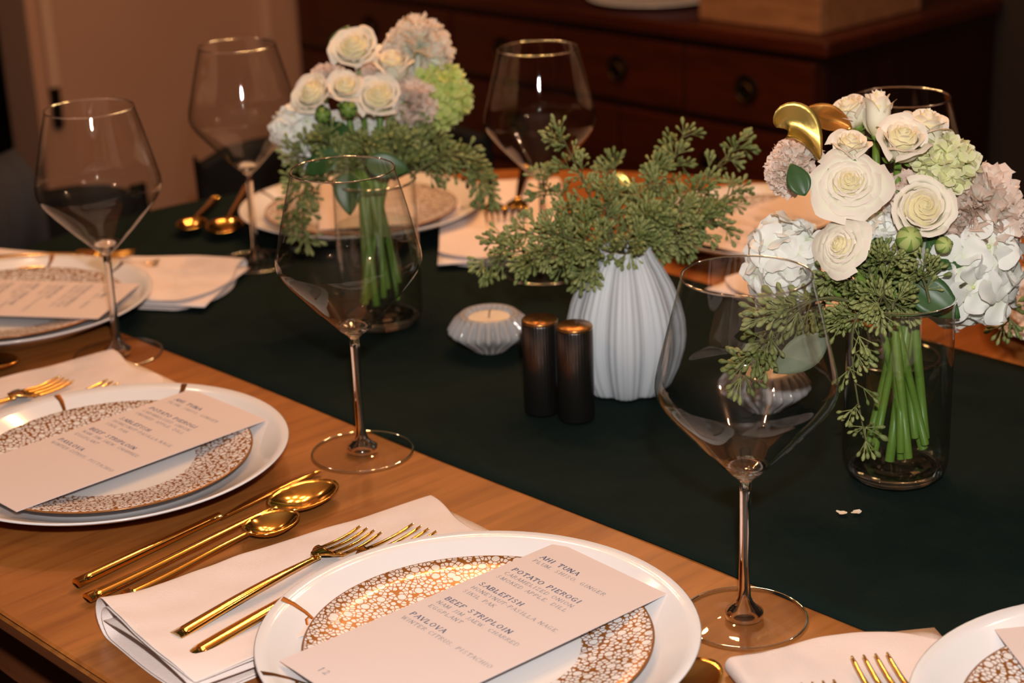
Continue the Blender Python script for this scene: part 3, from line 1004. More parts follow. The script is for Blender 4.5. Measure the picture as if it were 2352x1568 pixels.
lay('fs', (-0.8855, 0.5315), (-0.9196, 0.7206), 0.0165, 'gold salad fork lying open on the front napkin', True, -0.025)
lay('fd', (-0.8641, 0.5267), (-0.8958, 0.7508), 0.0125, 'gold dinner fork on the front napkin tucked under the plate rim', True, -0.012)
lay('fs', (-1.325, 0.53), (-1.3510, 0.7330), 0.0135, 'gold salad fork on the napkin left of the second near plate', True)
lay('fd', (-1.285, 0.53), (-1.3120, 0.7580), 0.0125, 'gold dinner fork showing only tines behind the second near plate', True)
lay('fs', (-1.7505, 0.8250), (-1.6220, 0.9780), 0.0165, 'gold fork nearest the head plate, on its napkin', True)
lay('fd', (-1.7120, 0.8230), (-1.5790, 0.9800), 0.0125, 'gold fork on the head napkin, right one of its two', True)
lay('fs', (-1.5741, 1.4489), (-1.4085, 1.3064), 0.016, 'gold fork left of its pair on the far end napkin', True)
lay('fd', (-1.5447, 1.4849), (-1.3934, 1.3186), 0.016, 'gold fork right of its pair on the far end napkin, before the glass stem', True)
lay('fd', (-0.4045, 0.6950), (-0.5545, 0.8050), 0.016, 'gold fork with four tines up at the bottom right corner', True)
lay('fs', (-0.3985, 0.6450), (-0.5585, 0.7590), 0.016, 'gold fork at the bottom edge, only its tine tips in view', True)
lay('kn', (-1.0252, 0.5418), (-1.0500, 0.7600), 0.0004, 'gold knife beside the second near plate, topmost of three handles')
lay('sb', (-1.0009, 0.5356), (-1.0128, 0.7600), 0.0004, 'large gold spoon between the near plates')
lay('st', (-0.9850, 0.5560), (-0.9919, 0.7050), 0.0004, 'small gold teaspoon beside the front napkin')
lay('sb', (-0.6150, 0.5500), (-0.6276, 0.7484), 0.0004, 'gold spoon at the bottom edge right of the front plate', True)
lay('sb', (-1.5800, 0.6100), (-1.4420, 0.7350), 0.0004, 'gold spoon at the left edge below the head plate', True)
lay('st', (-1.7567, 1.1662), (-1.6743, 1.0784), 0.0026, 'gold teaspoon left of its pair on the dark runner', True)
lay('sb', (-1.7575, 1.2145), (-1.6300, 1.0930), 0.0026, 'large gold spoon right of its pair on the dark runner', True)

# ------------------------------------------------------------------ centre pieces
# ribbed white vase
VX, VY = -0.9897, 1.0634
m = MB()
prof = [(0.0004, 0.004), (0.030, 0.003), (0.033, 0.0), (0.0375, 0.006), (0.0435, 0.020), (0.0478, 0.036), (0.0490, 0.048), (0.0482, 0.062), (0.0445, 0.078), (0.0385, 0.094), (0.0310, 0.108), (0.0245, 0.118), (0.0215, 0.124), (0.0215, 0.1265), (0.019, 0.1265), (0.019, 0.118), (0.028, 0.100), (0.040, 0.070), (0.040, 0.02)]
pr2 = []
for (r0, z0), (r1, z1) in zip(prof[:-1], prof[1:]):
    for k in range(2):
        pr2.append((r0 + (r1 - r0) * k / 2, z0 + (z1 - z0) * k / 2))
pr2.append(prof[-1])
def vmod(a, z):
    lobe = abs(math.cos(4 * a))
    return 1 + 0.15 * (lobe - 0.75) + 0.009 * math.cos(48 * a)
m.lathe(pr2, 480, vmod)
o = m.build('ribbed_vase', 'ceramic')
o.location = (VX, VY, TZ + 0.0022); o.rotation_euler = (0, 0, -0.06)
tag(o, 'white lobed and ribbed ceramic vase at the centre of the runner', 'vase')

# salt and pepper
def shaker(x, y, label):
    r = empty('shaker', (x, y, TZ + 0.0024), 0, label, 'shaker', 'ribbed metal shakers')
    m = MB()
    m.lathe([(0.0004, 0.001), (0.0145, 0.001), (0.0150, 0.002), (0.0150, 0.0785), (0.0146, 0.0795)], 160, lambda a, z: 1 + (0.018 * (abs(math.cos(20 * a)) - .6) if z > .0015 else 0))
    m.build('body', 'gunmetal', r)
    m = MB()
    m.lathe([(0.0148, 0.0795), (0.0151, 0.0798), (0.0151, 0.0815), (0.0143, 0.0825), (0.0004, 0.0827)], 64)
    c = m.build('cap', 'brass', r)
    m = MB()
    for k in range(6):
        a = 2 * PI * k / 5
        rr = 0.004 if k < 5 else 0
        q = MB(); q.lathe([(0.0007, 0.08285), (0.00005, 0.08285)], 8)
        m.add([(v[0] + rr * math.cos(a), v[1] + rr * math.sin(a), v[2]) for v in q.v], q.f)
    m.build('hole_ring', 'iron', c)
    return r
shaker(-1.0060, 0.9770, 'dark ribbed metal shaker with brass top, left one of two')
shaker(-0.9735, 0.9845, 'dark ribbed metal shaker with brass top, right one nearest the white vase')

# votives
def votive():
    r = empty('votive_candle')
    m = MB()
    def vm(a, z):
        return 1 + (0.20 * (abs(math.cos(12 * a)) - .66) if 0.004 < z < 0.0335 else 0)
    m.lathe([(0.0004, 0.0), (0.0150, 0.0), (0.0165, 0.0015), (0.0200, 0.0055), (0.0290, 0.0125), (0.0355, 0.0180), (0.0365, 0.0205), (0.0355, 0.0230), (0.0310, 0.0300), (0.0275, 0.0345), (0.0255, 0.0360), (0.0225, 0.0350),
             (0.0210, 0.0320), (0.0205, 0.0220), (0.0200, 0.0180), (0.0004, 0.0178)], 280, vm)
    m.build('ribbed_glass', 'votive', r)
    m = MB()
    m.lathe([(0.0004, 0.0182), (0.0190, 0.0182), (0.0198, 0.0190), (0.0198, 0.0312), (0.0190, 0.0320), (0.015, 0.0315), (0.0004, 0.0312)], 48)
    w = m.build('wax', 'wax', r)
    m = MB(); m.tube([(0, 0, 0.031), (0.0004, 0, 0.036), (0.0014, 0.0005, 0.0385)], 0.0006, 6)
    m.build('wick', 'wick', w)
    return r
v = votive()
v.location = (-1.1484, 1.0513, TZ + 0.0024); tag(v, 'ribbed glass tealight votive left of the shakers', 'candle', 'ribbed glass votives')
v2 = copy_tree(v, None, 'ribbed glass tealight votive seen through the front wine glass'); v2.location = (-0.8713, 1.1030, TZ + 0.0024)

# fallen petals
for (x, y, a, lb) in ((-0.7030, 0.9807, 0.2, 'tiny fallen cream petal on the runner, left of two'), (-0.6955, 0.9883, 1.3, 'tiny fallen cream petal on the runner, right of two')):
    m = MB()
    m.grid([[(0.0042 * u, 0.0066 * (1 - u * u * 0.6) * (v_ - 0.5) * (1 if u > -.3 else .6), 0.0006 + 0.001 * abs(v_ - .5) + 0.0006 * u * u) for v_ in (0, .5, 1)] for u in np.linspace(-1, 1, 7)])
    o = m.build('fallen_petal', 'wax'); o.location = (x, y, TZ + 0.0026); o.rotation_euler = (0, 0, a)
    tag(o, lb, 'petal', 'fallen petals on the runner')

# ------------------------------------------------------------------ glass jars with water
def jar(x, y, label):
    r = empty('glass_jar', (x, y, TZ + 0.0024), 0, label, 'vase')
    m = MB()
    m.lathe([(0.0270, 0.0005), (0.0320, 0.0020), (0.0365, 0.0070), (0.0388, 0.0140), (0.0393, 0.0220), (0.0393, 0.1000), (0.0388, 0.1420)], 96)
    w = m.build('wall', 'jarglass', r)
    m = MB(); m.tube([(0.0388 * math.cos(t), 0.0388 * math.sin(t), 0.1424) for t in np.linspace(0, 2 * PI, 73)], 0.0013, 8, cap=False)
    m.build('rim', 'solid_glass', w)
    m = MB()
    m.lathe([(0.0004, 0.0008), (0.0265, 0.0008), (0.0315, 0.0026), (0.0355, 0.0070), (0.0360, 0.0086), (0.0300, 0.0098), (0.0004, 0.0105)], 64)
    m.build('thick_base', 'solid_glass', r)
    m = MB()
    m.lathe([(0.0310, 0.0112), (0.0365, 0.0135), (0.0378, 0.0200), (0.0378, 0.0980), (0.0384, 0.0992), (0.0370, 0.0985), (0.0004, 0.0985)], 72)
    m.build('water', 'water', r)
    return r
J1 = Vector((-0.7128, 1.0612, TZ)); J2 = Vector((-1.2800, 1.0330, TZ)); V0 = Vector((VX, VY, TZ))
jar(J1.x, J1.y, 'clear glass jar of water holding the right bouquet')
jar(J2.x, J2.y, 'clear glass jar of water holding the left bouquet')

# ------------------------------------------------------------------ flowers
def rose_petal(phi, R, zt, w, lean, curl, point=0.0, zb=0.0, spiral=0.10, ragged=0.0, seed=0, bq=1.35):
    """one petal: cup wall at radius R reaching height zt; lean <0 closes inwards, curl rolls the lip outwards"""
    m = MB()
    nu, nv = 12, 10
    P, U = [], []
    for j in range(nv + 1):
        v = j / nv
        row, ru = [], []
        for i in range(nu + 1):
            u = -1 + 2 * i / nu
            wid = w * (0.45 + 0.55 * math.sin(PI * (0.10 + 0.52 * v)))
            edge = 1 - 0.30 * (abs(u) ** 2.4) * v ** 1.5
            th = phi + u * wid
            belly = math.sin(PI * 0.5 * min(1.0, v * bq)) ** 0.8
            r = R * (0.30 + 0.70 * belly) * (1 + spiral * u)
            r += R * lean * v ** 2.2
            lip = max(0.0, v - 0.72) / 0.28
            r += curl * lip ** 1.7 * (1 + 0.35 * u * u)
            z = zb + (zt - zb) * (v * edge)
            z -= curl * 0.75 * lip ** 2.3
            if point: 
                r += point * v ** 3 * (1 - abs(u)) ** 1.2
                z -= 0.2 * point * v ** 3
            n = noise.noise(Vector((u * 1.6 + seed, v * 1.8, seed * 1.7))) 
            r += 0.035 * n * (0.3 + v) + ragged * 0.03 * math.sin(u * 9 + seed) * lip
            z += 0.02 * n * v
            row.append((r * math.cos(th), r * math.sin(th), z))
            ru.append((i / nu, v))
        P.append(row); U.append(ru)
    m.grid(P, U)
    return m
def make_rose(kind):
    """list of (mesh, material) petals in unit size; +z is the open side"""
    out = []
    rs = random.Random({'open': 3, 'round': 5, 'cup': 8, 'tall': 11}[kind])
    spec = {'open': (46, 0.05, 1.00, 0.72, 0.16, 1.0), 'round': (40, 0.05, 0.92, 0.98, 0.62, 0.9), 'cup': (28, 0.05, 0.70, 1.30, 1.12, 0.75), 'tall': (15, 0.06, 0.44, 1.2, 1.05, 0.6)}[kind]
    N, r0, r1, z_in, z_out, cu = spec
    mbs = []
    for i in range(N):
        t = i / (N - 1)
        R = r0 + (r1 * 0.80 - r0) * t ** 1.15
        phi = i * 2.39996 + rs.uniform(-.25, .25)
        zt = z_in + (z_out - z_in) * t ** 1.25 + rs.uniform(-.02, .02)
        if kind == 'open':
            lean = -0.30 + 0.55 * t; curl = 0.02 + 0.17 * t ** 1.3; w = 1.15 - 0.42 * t; pt = 0.26 * max(0, t - .72) / .28
        elif kind == 'round':
            lean = -0.36 + 0.42 * t; curl = 0.02 + 0.15 * t ** 1.5; w = 1.25 - 0.45 * t; pt = 0.04 * t
        elif kind == 'cup':
            lean = -0.30 + 0.40 * t; curl = 0.03 + 0.26 * t ** 2; w = 1.25 - 0.30 * t; pt = 0.05 * t
        else:
            lean = -0.25 + 0.20 * t; curl = 0.02 + 0.16 * t ** 2; w = 1.3 - 0.35 * t; pt = 0.10 * t
        mb = rose_petal(phi, R, zt, w, lean, curl * cu, pt, 0.0, 0.10, 0.5 * t, rs.uniform(0, 50), {'open': 1.35, 'round': 1.9, 'cup': 2.6, 'tall': 2.4}[kind])
        mat = 'rose_heart' if t < 0.22 else 'rose'
        mbs.append((mb, mat))
    k = 1.0 / max(math.hypot(v[0], v[1]) for mb, _ in mbs for v in mb.v)
    for mb, mat in mbs:
        mb.v = [(v[0] * k, v[1] * k, v[2] * k) for v in mb.v]
        out.append(mb.build('petal', mat, mesh_only=True))
    heart = MB()   # packed inner petals under the visible whorls
    prof = [(0.001, k * z_in * 0.96)]
    for q in range(1, 12):
        t = q / 11 * 0.75
        rr = (r0 + (r1 * .80 - r0) * t ** 1.15) * 1.0
        prof.append((k * rr, k * (z_in + (z_out - z_in) * t ** 1.25 - 0.05 - 0.30 * t)))
    prof.append((0.12 * k, 0.02))
    heart.lathe(prof, 24)
    out.append(heart.build('heart', 'rose_heart', mesh_only=True))
    return out
ROSE = {k: make_rose(k) for k in ('open', 'round', 'cup', 'tall')}
def sepal_mesh():
    m = MB()
    P = []
    for j in range(7):
        v = j / 6
        w = 0.16 * math.sin(PI * min(1, 0.15 + 0.85 * (1 - v))) * (1 - v) ** 0.4
        P.append([((0.10 + 0.42 * math.sin(v * 1.6)), u * w, -0.06 + 0.30 * v * v) for u in (-1, 0, 1)])
    m.grid(P)
    return m.build('sepal', 'sepal', mesh_only=True)
SEPAL = sepal_mesh()
def calyx_mesh():
    m = MB(); m.lathe([(0.001, 0.10), (0.20, 0.10), (0.24, 0.02), (0.17, -0.12), (0.07, -0.22), (0.05, -0.3)], 16)
    return m.build('calyx', 'sepal', mesh_only=True)
CALYX = calyx_mesh()
def carn_petal(seed, flare):
    rs = random.Random(seed)
    m = MB(); P, U = [], []
    nu, nv = 18, 9
    ph = rs.uniform(0, 6); k1 = rs.uniform(5, 8)
    for j in range(nv + 1):
        v = j / nv
        row, ru = [], []
        for i in range(nu + 1):
            u = -1 + 2 * i / nu
            a = u * (0.25 + 0.75 * v)
            L = v * (1 + 0.05 * math.sin(u * 17 + ph) * v + 0.03 * math.sin(u * 41 + ph) * v)
            x = L * math.sin(a * 0.75) * 1.0
            z = L * math.cos(a * 0.75)
            y = 0.15 * math.sin(k1 * u + ph) * v ** 1.6 + 0.06 * math.sin(2.3 * k1 * u + 2 * ph) * v ** 3 + flare * v * v
            row.append((x, y, z)); ru.append((i / nu, v))
        P.append(row); U.append(ru)
    m.grid(P, U)
    return m
CARN = {mt: [carn_petal(s, f).build('petal', mt, mesh_only=True) for s, f in ((1, .1), (2, .25), (3, -.1), (4, .35), (5, .0))] for mt in ('carnation', 'carn_cream')}
def floret_petal(w=0.62, cup=0.18):
    m = MB(); P, U = [], []
    n = 8
    for j in range(n + 1):
        v = j / n
        wid = w * math.sin(PI * min(1, 0.12 + 0.80 * v)) ** 0.75 * (1 if v < .99 else 0.8)
        P.append([(0.05 + 0.95 * v, u * wid * (0.25 + 0.75 * v), cup * v * v - 0.10 * u * u * v + 0.03 * math.sin(7 * v + 3 * u)) for u in np.linspace(-1, 1, 7)])
        U.append([((u + 1) / 2, v) for u in np.linspace(-1, 1, 7)])
    m.grid(P, U)
    return m
FP = {mt: [floret_petal(w, c).build('petal', mt, mesh_only=True) for w, c in ((.80, .16), (.88, .05), (.76, .28))] for mt in ('hydr', 'hydr_green')}
m = MB(); m.lathe([(0.001, 0.09), (0.06, 0.07), (0.08, 0.02), (0.05, -0.05), (0.02, -0.3)], 10)
EYE = m.build('floret', 'eye', mesh_only=True)
def small_floret(mt, closed):
    m = MB()
    for k in range(4):
        fp = floret_petal(0.78, 0.75 if closed else 0.25)
        a = k * PI / 2
        vs = [(x * math.cos(a) - y * math.sin(a), x * math.sin(a) + y * math.cos(a), z) for x, y, z in fp.v]
        o = len(m.v)
        m.add(vs, fp.f, [fp.uv[i] for i in range(len(vs))])
    return m.build('floret', mt, mesh_only=True)
SF = {(mt, c): small_floret(mt, c) for mt in ('hydr', 'hydr_green', 'hydr_pale') for c in (False, True)}

CAMP = Vector((0, 0, TZ + 0.577))
def stem_into(root, M4, base, mouth, foot, rad, mat='stem'):
    """stem as a part: from the bloom down through the mouth to the foot of the vase (world points)"""
    inv = M4.inverted()
    b0 = Vector(base); mo = Vector(mouth); fo = Vector(foot)
    pts = []
    c1 = b0 + Vector((0, 0, -0.35 * abs(b0.z - mo.z) - 0.005))
    for k in range(9):
        t = k / 8
        pts.append((1 - t) ** 2 * b0 + 2 * t * (1 - t) * c1 + t * t * mo)
    pts += [mo.lerp(fo, t) for t in (0.33, 0.66, 1.0)]
    m = MB(); m.tube([inv @ p for p in pts], rad / M4.median_scale, 8)
    return m.build('stem', mat, root)
def bloom(kind, pos, d, size, label, group, J, mouth_r=0.022, stem=True, green=False, rngs=None, cream=False, feet=None):
    rs = random.Random(int(abs(pos[0] * 7919 + pos[2] * 104729) * 1000))
    spin = rs.uniform(0, 6.28)
    if kind in ROSE:
        depth = {'open': 0.5, 'round': 0.9, 'cup': 1.5, 'tall': 2.0}[kind]
        pos = Vector(pos) - Vector(d).normalized() * size * depth * 0.8
        M4 = frame(pos, d, spin) @ Matrix.Scale(size, 4)
        r = empty('rose', mat4=M4)
        for me in ROSE[kind]:
            o = put(me.name.split('.')[0], me, r)
        c = put('calyx', CALYX, r)
        for k in range(5):
            o = put('sepal', SEPAL, r); o.rotation_euler = (0, rs.uniform(0.0, .5), 2 * PI * k / 5)
        cat = 'rose'
    elif kind == 'carn':
        pos = Vector(pos) - Vector(d).normalized() * size * 0.55
        M4 = frame(pos, d, spin) @ Matrix.Scale(size, 4)
        r = empty('carnation', mat4=M4)
        fam = CARN['carn_cream' if cream else 'carnation']
        N = 60
        for k in range(N):
            t = (k + .5) / N
            el = math.radians(90 - 100 * t ** 0.80)       # elevation
            az = k * 2.39996
            dr = Vector((math.cos(el) * math.cos(az), math.cos(el) * math.sin(az), math.sin(el)))
            q = dr.to_track_quat('Z', 'Y').to_matrix().to_4x4()
            sc = 0.80 + 0.22 * t + rs.uniform(-.08, .06)
            o = put('petal', fam[rs.randrange(5)], r, mat4=q @ Matrix.Rotation(rs.uniform(0, 6.28), 4, 'Z') @ Matrix.Scale(sc, 4))
        m = MB(); m.lathe([(0.01, -0.12), (0.16, -0.14), (0.2, -0.3), (0.18, -0.5), (0.08, -0.7)], 14)
        m.build('calyx', 'sepal', r)
        cat = 'carnation'
    elif kind in ('hyd', 'ghyd'):
        pos = Vector(pos) - Vector(d).normalized() * size * 0.6
        M4 = frame(pos, d, spin) @ Matrix.Scale(size, 4)
        r = empty('hydrangea', mat4=M4)
        mt = 'hydr' if kind == 'hyd' else ('hydr_pale' if J is J1 else 'hydr_green')
        big = kind == 'hyd' and size > 0.02 and J is J1
        if kind == 'hyd':
            N = 30 if big and size > .04 else 22
            fs = (0.0205 if size > .04 else 0.0160) / size
            if not big: N, fs = 34, 0.014 / size
        else:
            N, fs = 60, 0.0085 / size
        for k in range(N):
            t = (k + .5) / N
            el = math.asin(1 - 1.25 * t)
            az = k * 2.39996
            dr = Vector((math.cos(el) * math.cos(az), math.cos(el) * math.sin(az), math.sin(el)))
            dr2 = (dr + Vector((rs.uniform(-.3, .3), rs.uniform(-.3, .3), rs.uniform(-.2, .2)))).normalized()
            q = dr2.to_track_quat('Z', 'Y').to_matrix().to_4x4()
            s_ = fs * rs.uniform(.85, 1.2)
            B = Matrix.Translation(dr * (0.80 + rs.uniform(-.06, .1))) @ q @ Matrix.Rotation(rs.uniform(0, 6.28), 4, 'Z') @ Matrix.Scale(s_, 4)
            if big:
                f = put('floret', EYE, r, mat4=B)
                for j in range(4):
                    o = put('petal', FP[mt][rs.randrange(3)], f, mat4=Matrix.Rotation(j * PI / 2 + rs.uniform(-.12, .12), 4, 'Z') @ Matrix.Translation((0, 0, 0.04 * (j % 2))) @ Matrix.Rotation(rs.uniform(-.2, .15), 4, 'Y'))
            else:
                put('floret', SF[(mt, kind == 'ghyd' and rs.random() < .6)], r, mat4=B)
        m = MB()
        for k in range(10):
            a = k * 2.4; 
            m.tube([(0, 0, -0.3), (0.35 * math.cos(a), 0.35 * math.sin(a), 0.1 + .05 * (k % 3)), (0.72 * math.cos(a), 0.72 * math.sin(a), 0.25 + .1 * (k % 3))], 0.03, 5)
        m.build('branching_stalk', 'stem', r)
        cat = 'hydrangea'
    elif kind == 'bud':
        M4 = frame(pos, d, spin) @ Matrix.Scale(size, 4)
        r = empty('flower_bud', mat4=M4)
        m = MB()
        m.lathe([(0.001, 0.95), (0.25, 0.92), (0.6, 0.7), (0.9, 0.3), (1.0, -0.05), (0.85, -0.5), (0.5, -0.85), (0.2, -1.0), (0.1, -1.5)], 24)
        m.build('bud_body', 'hydr_pale' if J is J1 else 'sepal', r)
        for k in range(5):
            a0 = 2 * PI * k / 5
            m = MB(); P = []
            for j in range(8):
                v = j / 7
                th = -PI * .45 + PI * .85 * v
                rr = math.cos(th) * 1.03; z = math.sin(th) * 1.0
                w = 0.52 * math.sin(PI * min(1, .35 + .65 * (1 - v))) * (1 - v * .85)
                P.append([(rr * math.cos(a0 + u * w), rr * math.sin(a0 + u * w), z) for u in (-1, -.5, 0, .5, 1)])
            m.grid(P); m.build('sepal', 'sepal' if J is J1 else 'leaf', r)
        cat = 'bud'
    if stem and not (kind in ('bud',) or (kind == 'carn' and size < .03)):
        dn = Vector(d).normalized()
        base = Vector(pos) - dn * size * (0.25 if kind != 'bud' else 1.4)
        off = Vector((base.x - J.x, base.y - J.y, 0))
        if off.length > 1e-4: off.normalize()
        a = rs.uniform(0, 6.28)
        mouth = Vector((J.x, J.y, TZ + 0.140)) + off * mouth_r * rs.uniform(.3, 1.0)
        foot = Vector((J.x + rs.uniform(.3, 1.0) * .026 * math.cos(a), J.y + rs.uniform(.3, 1) * .026 * math.sin(a), TZ + rs.uniform(0.016, 0.040)))
        stem_into(r, M4, base, mouth, foot, {'rose': 0.0030, 'hydrangea': 0.0036, 'carnation': 0.0022, 'bud': 0.0012}[cat])
    tag(r, label, cat, group)
    return r

RB, LB = 'blooms of the right bouquet', 'blooms of the left bouquet'
B1 = [
('open',0.034,(-0.7459, 1.0395, 0.9843),(0.505, -0.585, 0.634),'wide open white rose with pointed outer petals, front left of right bouquet'),
('round',0.0275,(-0.7062, 1.0764, 0.9622),(0.644, -0.597, 0.478),'round white rose facing the viewer, centre of right bouquet'),
('cup',0.0245,(-0.7324, 1.0857, 1.012),(0.40, -0.40, 0.82),'blush white rose high in the right bouquet, above the round one'),
('cup',0.0185,(-0.7617, 1.0621, 1.008),(0.254, -0.196, 0.947),'small cupped white rose beside the gold leaf'),
('cup',0.024,(-0.7337, 1.1184, 1.0183),(0.229, 0.043, 0.972),'blush rose seen from the side at top right of right bouquet'),
('cup',0.0195,(-0.7972, 1.1017, 1.0221),(-0.243, -0.425, 0.872),'small frilled rose at top left of right bouquet'),
('tall',0.0165,(-0.7734, 1.1107, 1.0234),(-0.05, 0.099, 0.994),'tall half open white bud topmost in right bouquet'),
('open',0.027,(-0.7430, 1.0200, 0.9400),(0.02, -0.879, 0.477),'greenish white rose hanging below the wide open rose'),
('carn',0.022,(-0.8089, 1.0461, 0.9916),(-0.385, -0.578, 0.719),'pink edged carnation left of the gold leaf, upper one'),
('carn',0.018,(-0.8059, 1.0337, 0.9771),(-0.148, -0.986, -0.081),'pink edged carnation at the left edge of right bouquet, lower one'),
('hyd',0.030,(-0.7975, 1.0181, 0.9214),(0.044, -0.922, 0.384),'white hydrangea low at left above the front glass rim'),
('hyd',0.024,(-0.7922, 1.0237, 0.8892),(0.453, -0.851, -0.266),'drooping white hydrangea seen through the front glass'),
('hyd',0.046,(-0.6829, 1.1271, 0.9003),(0.971, -0.236, -0.026),'large white hydrangea at lower right of right bouquet'),
('carn',0.036,(-0.6843, 1.1451, 0.9551),(0.829, 0.074, 0.554),'large blush carnation at the right edge'),
('carn',0.028,(-0.6964, 1.1214, 0.9412),(0.819, -0.472, 0.326),'dusty blush carnation right of the round white rose'),
('ghyd',0.024,(-0.7129, 1.1213, 0.9898),(0.592, 0.064, 0.804),'small lime hydrangea between the blush rose and carnation'),
('bud',0.0095,(-0.7097, 1.0633, 0.9395),(0.60, -0.60, 0.53),'striped green bud under the round white rose'),
('bud',0.0065,(-0.6931, 1.0831, 0.9333),(0.808, -0.49, 0.329),'tiny pale bud right of the striped green bud')]
B2 = [
('round',0.0250,(-1.3329, 1.0601, 1.0151),(0.405, -0.559, 0.724),'large cream rose topmost at left of left bouquet'),
('cup',0.0215,(-1.3056, 1.086, 1.003),(0.174, -0.118, 0.978),'cupped cream rose beside the topmost rose of left bouquet'),
('carn',0.033,(-1.3053, 1.1257, 1.0153),(0.478, 0.014, 0.878),'large cream carnation at the top of left bouquet'),
('round',0.0225,(-1.346, 1.0143, 0.9766),(0.185, -0.711, 0.678),'cream rose at left in the middle row of left bouquet'),
('cup',0.0195,(-1.316, 1.0351, 0.9842),(0.463, -0.406, 0.788),'cream rose in the centre of the middle row, left bouquet'),
('round',0.0235,(-1.2909, 1.0539, 0.9741),(0.566, -0.513, 0.646),'cream rose at right in the middle row of left bouquet'),
('carn',0.020,(-1.3613, 1.0448, 0.9843),(-0.185, -0.341, 0.922),'blush carnation behind the left middle rose of left bouquet'),
('carn',0.026,(-1.2763, 1.0873, 0.961),(0.856, -0.368, 0.362),'dusty pink carnation right of the roses in left bouquet'),
('ghyd',0.034,(-1.2752, 1.1282, 0.9669),(0.855, 0.062, 0.515),'lime green hydrangea at right of left bouquet'),
('hyd',0.034,(-1.3715, 1.0074, 0.9329),(-0.144, -0.961, 0.235),'white hydrangea at the left edge of left bouquet'),
('hyd',0.026,(-1.3356, 1.0765, 0.9176),(0.715, -0.682, 0.152),'white hydrangea half hidden in the greenery of left bouquet'),
('bud',0.008,(-1.3274, 1.0158, 0.9532),(0.715, -0.682, 0.152),'green bud left one under the roses of left bouquet'),
('bud',0.0085,(-1.3075, 1.0309, 0.9586),(0.715, -0.682, 0.152),'green bud right one under the roses of left bouquet')]
B1 += [('carn', 0.026, (-0.735, 1.105, 0.965), (0.35, -0.30, 0.88), 'blush carnation deep in the middle of right bouquet, behind the roses'),
       ('hyd', 0.024, (-0.7480, 1.0720, 0.9300), (0.3, -0.8, 0.4), 'white hydrangea deep under the wide open rose')]
B2 += [('carn', 0.026, (-1.3250, 1.0850, 0.9800), (0.40, -0.40, 0.80), 'blush carnation deep in the middle of left bouquet, behind the roses'),
       ('hyd', 0.024, (-1.3450, 1.0350, 0.9250), (0.5, -0.8, 0.2), 'white hydrangea low in the middle of left bouquet')]
B2 = [(k, s * (1.12 if k in ROSE else 1.0), p, d, lb) for k, s, p, d, lb in B2]
for k, s, p, d, lb in B1:
    bloom(k, p, d, s, lb, RB, J1)
for i, (k, s, p, d, lb) in enumerate(B2):
    bloom(k, p, d, s, lb, LB, J2, cream=(i == 2))

# leaves
def leaf(name, pos, d, L, W, mat, label, spin=0.0, bend=0.25, fold=0.12, cat='leaf', wave=0.0):
    m = MB(); P = []
    for j in range(13):
        v = j / 12
        w = W * math.sin(PI * v ** 0.85) ** 0.8 if 0 < v < 1 else 0.0004
        y = L * v
        P.append([(u * w, y, fold * abs(u) * w * 2 - bend * L * v * v + wave * math.sin(v * 9 + u * 2) * L * .1) for u in (-1, -.66, -.33, 0, .33, .66, 1)])
    m.grid(P)
    o = m.build(name, mat)
    o.matrix_basis = frame(pos, d, spin)
    s = o.modifiers.new('th', 'SOLIDIFY'); s.thickness = 0.0004
    return tag(o, label, cat)
def curled_leaf(name, pts, mat, label, W, twist):
    # midrib through world points, blade curling across it
    c = sum((Vector(p) for p in pts), Vector()) / len(pts)
    m = MB(); P = []
    n = 16
    a, b_, d_, e = [Vector(p) - c for p in pts]
    for j in range(n + 1):
        v = j / n
        p = (1 - v) ** 3 * a + 3 * v * (1 - v) ** 2 * b_ + 3 * v * v * (1 - v) * d_ + v ** 3 * e
        tg = (3 * (1 - v) ** 2 * (b_ - a) + 6 * v * (1 - v) * (d_ - b_) + 3 * v * v * (e - d_)).normalized()
        f = (Vector((0.685, -0.643, 0.343)) - tg * tg.dot(Vector((0.685, -0.643, 0.343)))).normalized()
        sd = tg.cross(f)
        w = W * math.sin(PI * min(1, max(0, v)) ** 0.9) ** 0.7
        row = []
        for u in np.linspace(-1, 1, 9):
            cu_, sn_ = math.cos(twist * (v - .5)), math.sin(twist * (v - .5))
            uu, hh = u * w, w * (0.42 * abs(u) ** 1.3 + 0.10 * math.sin(7 * v + 2.5 * u)) - w * .2
            row.append(tuple(p + sd * (uu * cu_ - hh * sn_) + f * (uu * sn_ + hh * cu_)))
        P.append(row)
    m.grid(P)
    o = m.build(name, mat); o.location = c
    s_ = o.modifiers.new('th', 'SOLIDIFY'); s_.thickness = 0.0004
    return tag(o, label, 'leaf')
curled_leaf('gold_leaf', [(-0.8130, 1.0400, 1.0110), (-0.8080, 1.0440, 1.0230), (-0.7920, 1.0500, 1.0180), (-0.7800, 1.0500, 0.9880)], 'gold_leaf', 'gold painted leaf curling at upper left of right bouquet', 0.0140, 1.4)
curled_leaf('copper_leaf', [(-0.8060, 1.0620, 1.0180), (-0.8010, 1.0760, 1.0170), (-0.7940, 1.0850, 1.0120), (-0.7850, 1.0950, 1.0040)], 'copper_leaf', 'copper painted leaf behind the gold leaf', 0.0095, -0.8)
leaf('green_leaf', (-0.7720, 1.0220, 0.9700), (0.6, -0.7, 0.3), 0.026, 0.0085, 'leaf', 'small green leaf left of the wide open rose', 0.4)
leaf('green_leaf', (-0.705, 1.085, 0.913), (0.5, -0.5, 0.6), 0.055, 0.018, 'leaf', 'broad dark green leaf above the large white hydrangea', 5.5)
leaf('green_leaf', (-0.715, 1.072, 0.905), (0.3, -0.7, 0.5), 0.045, 0.014, 'leaf', 'glossy dark leaf under the round white rose', 4.2)
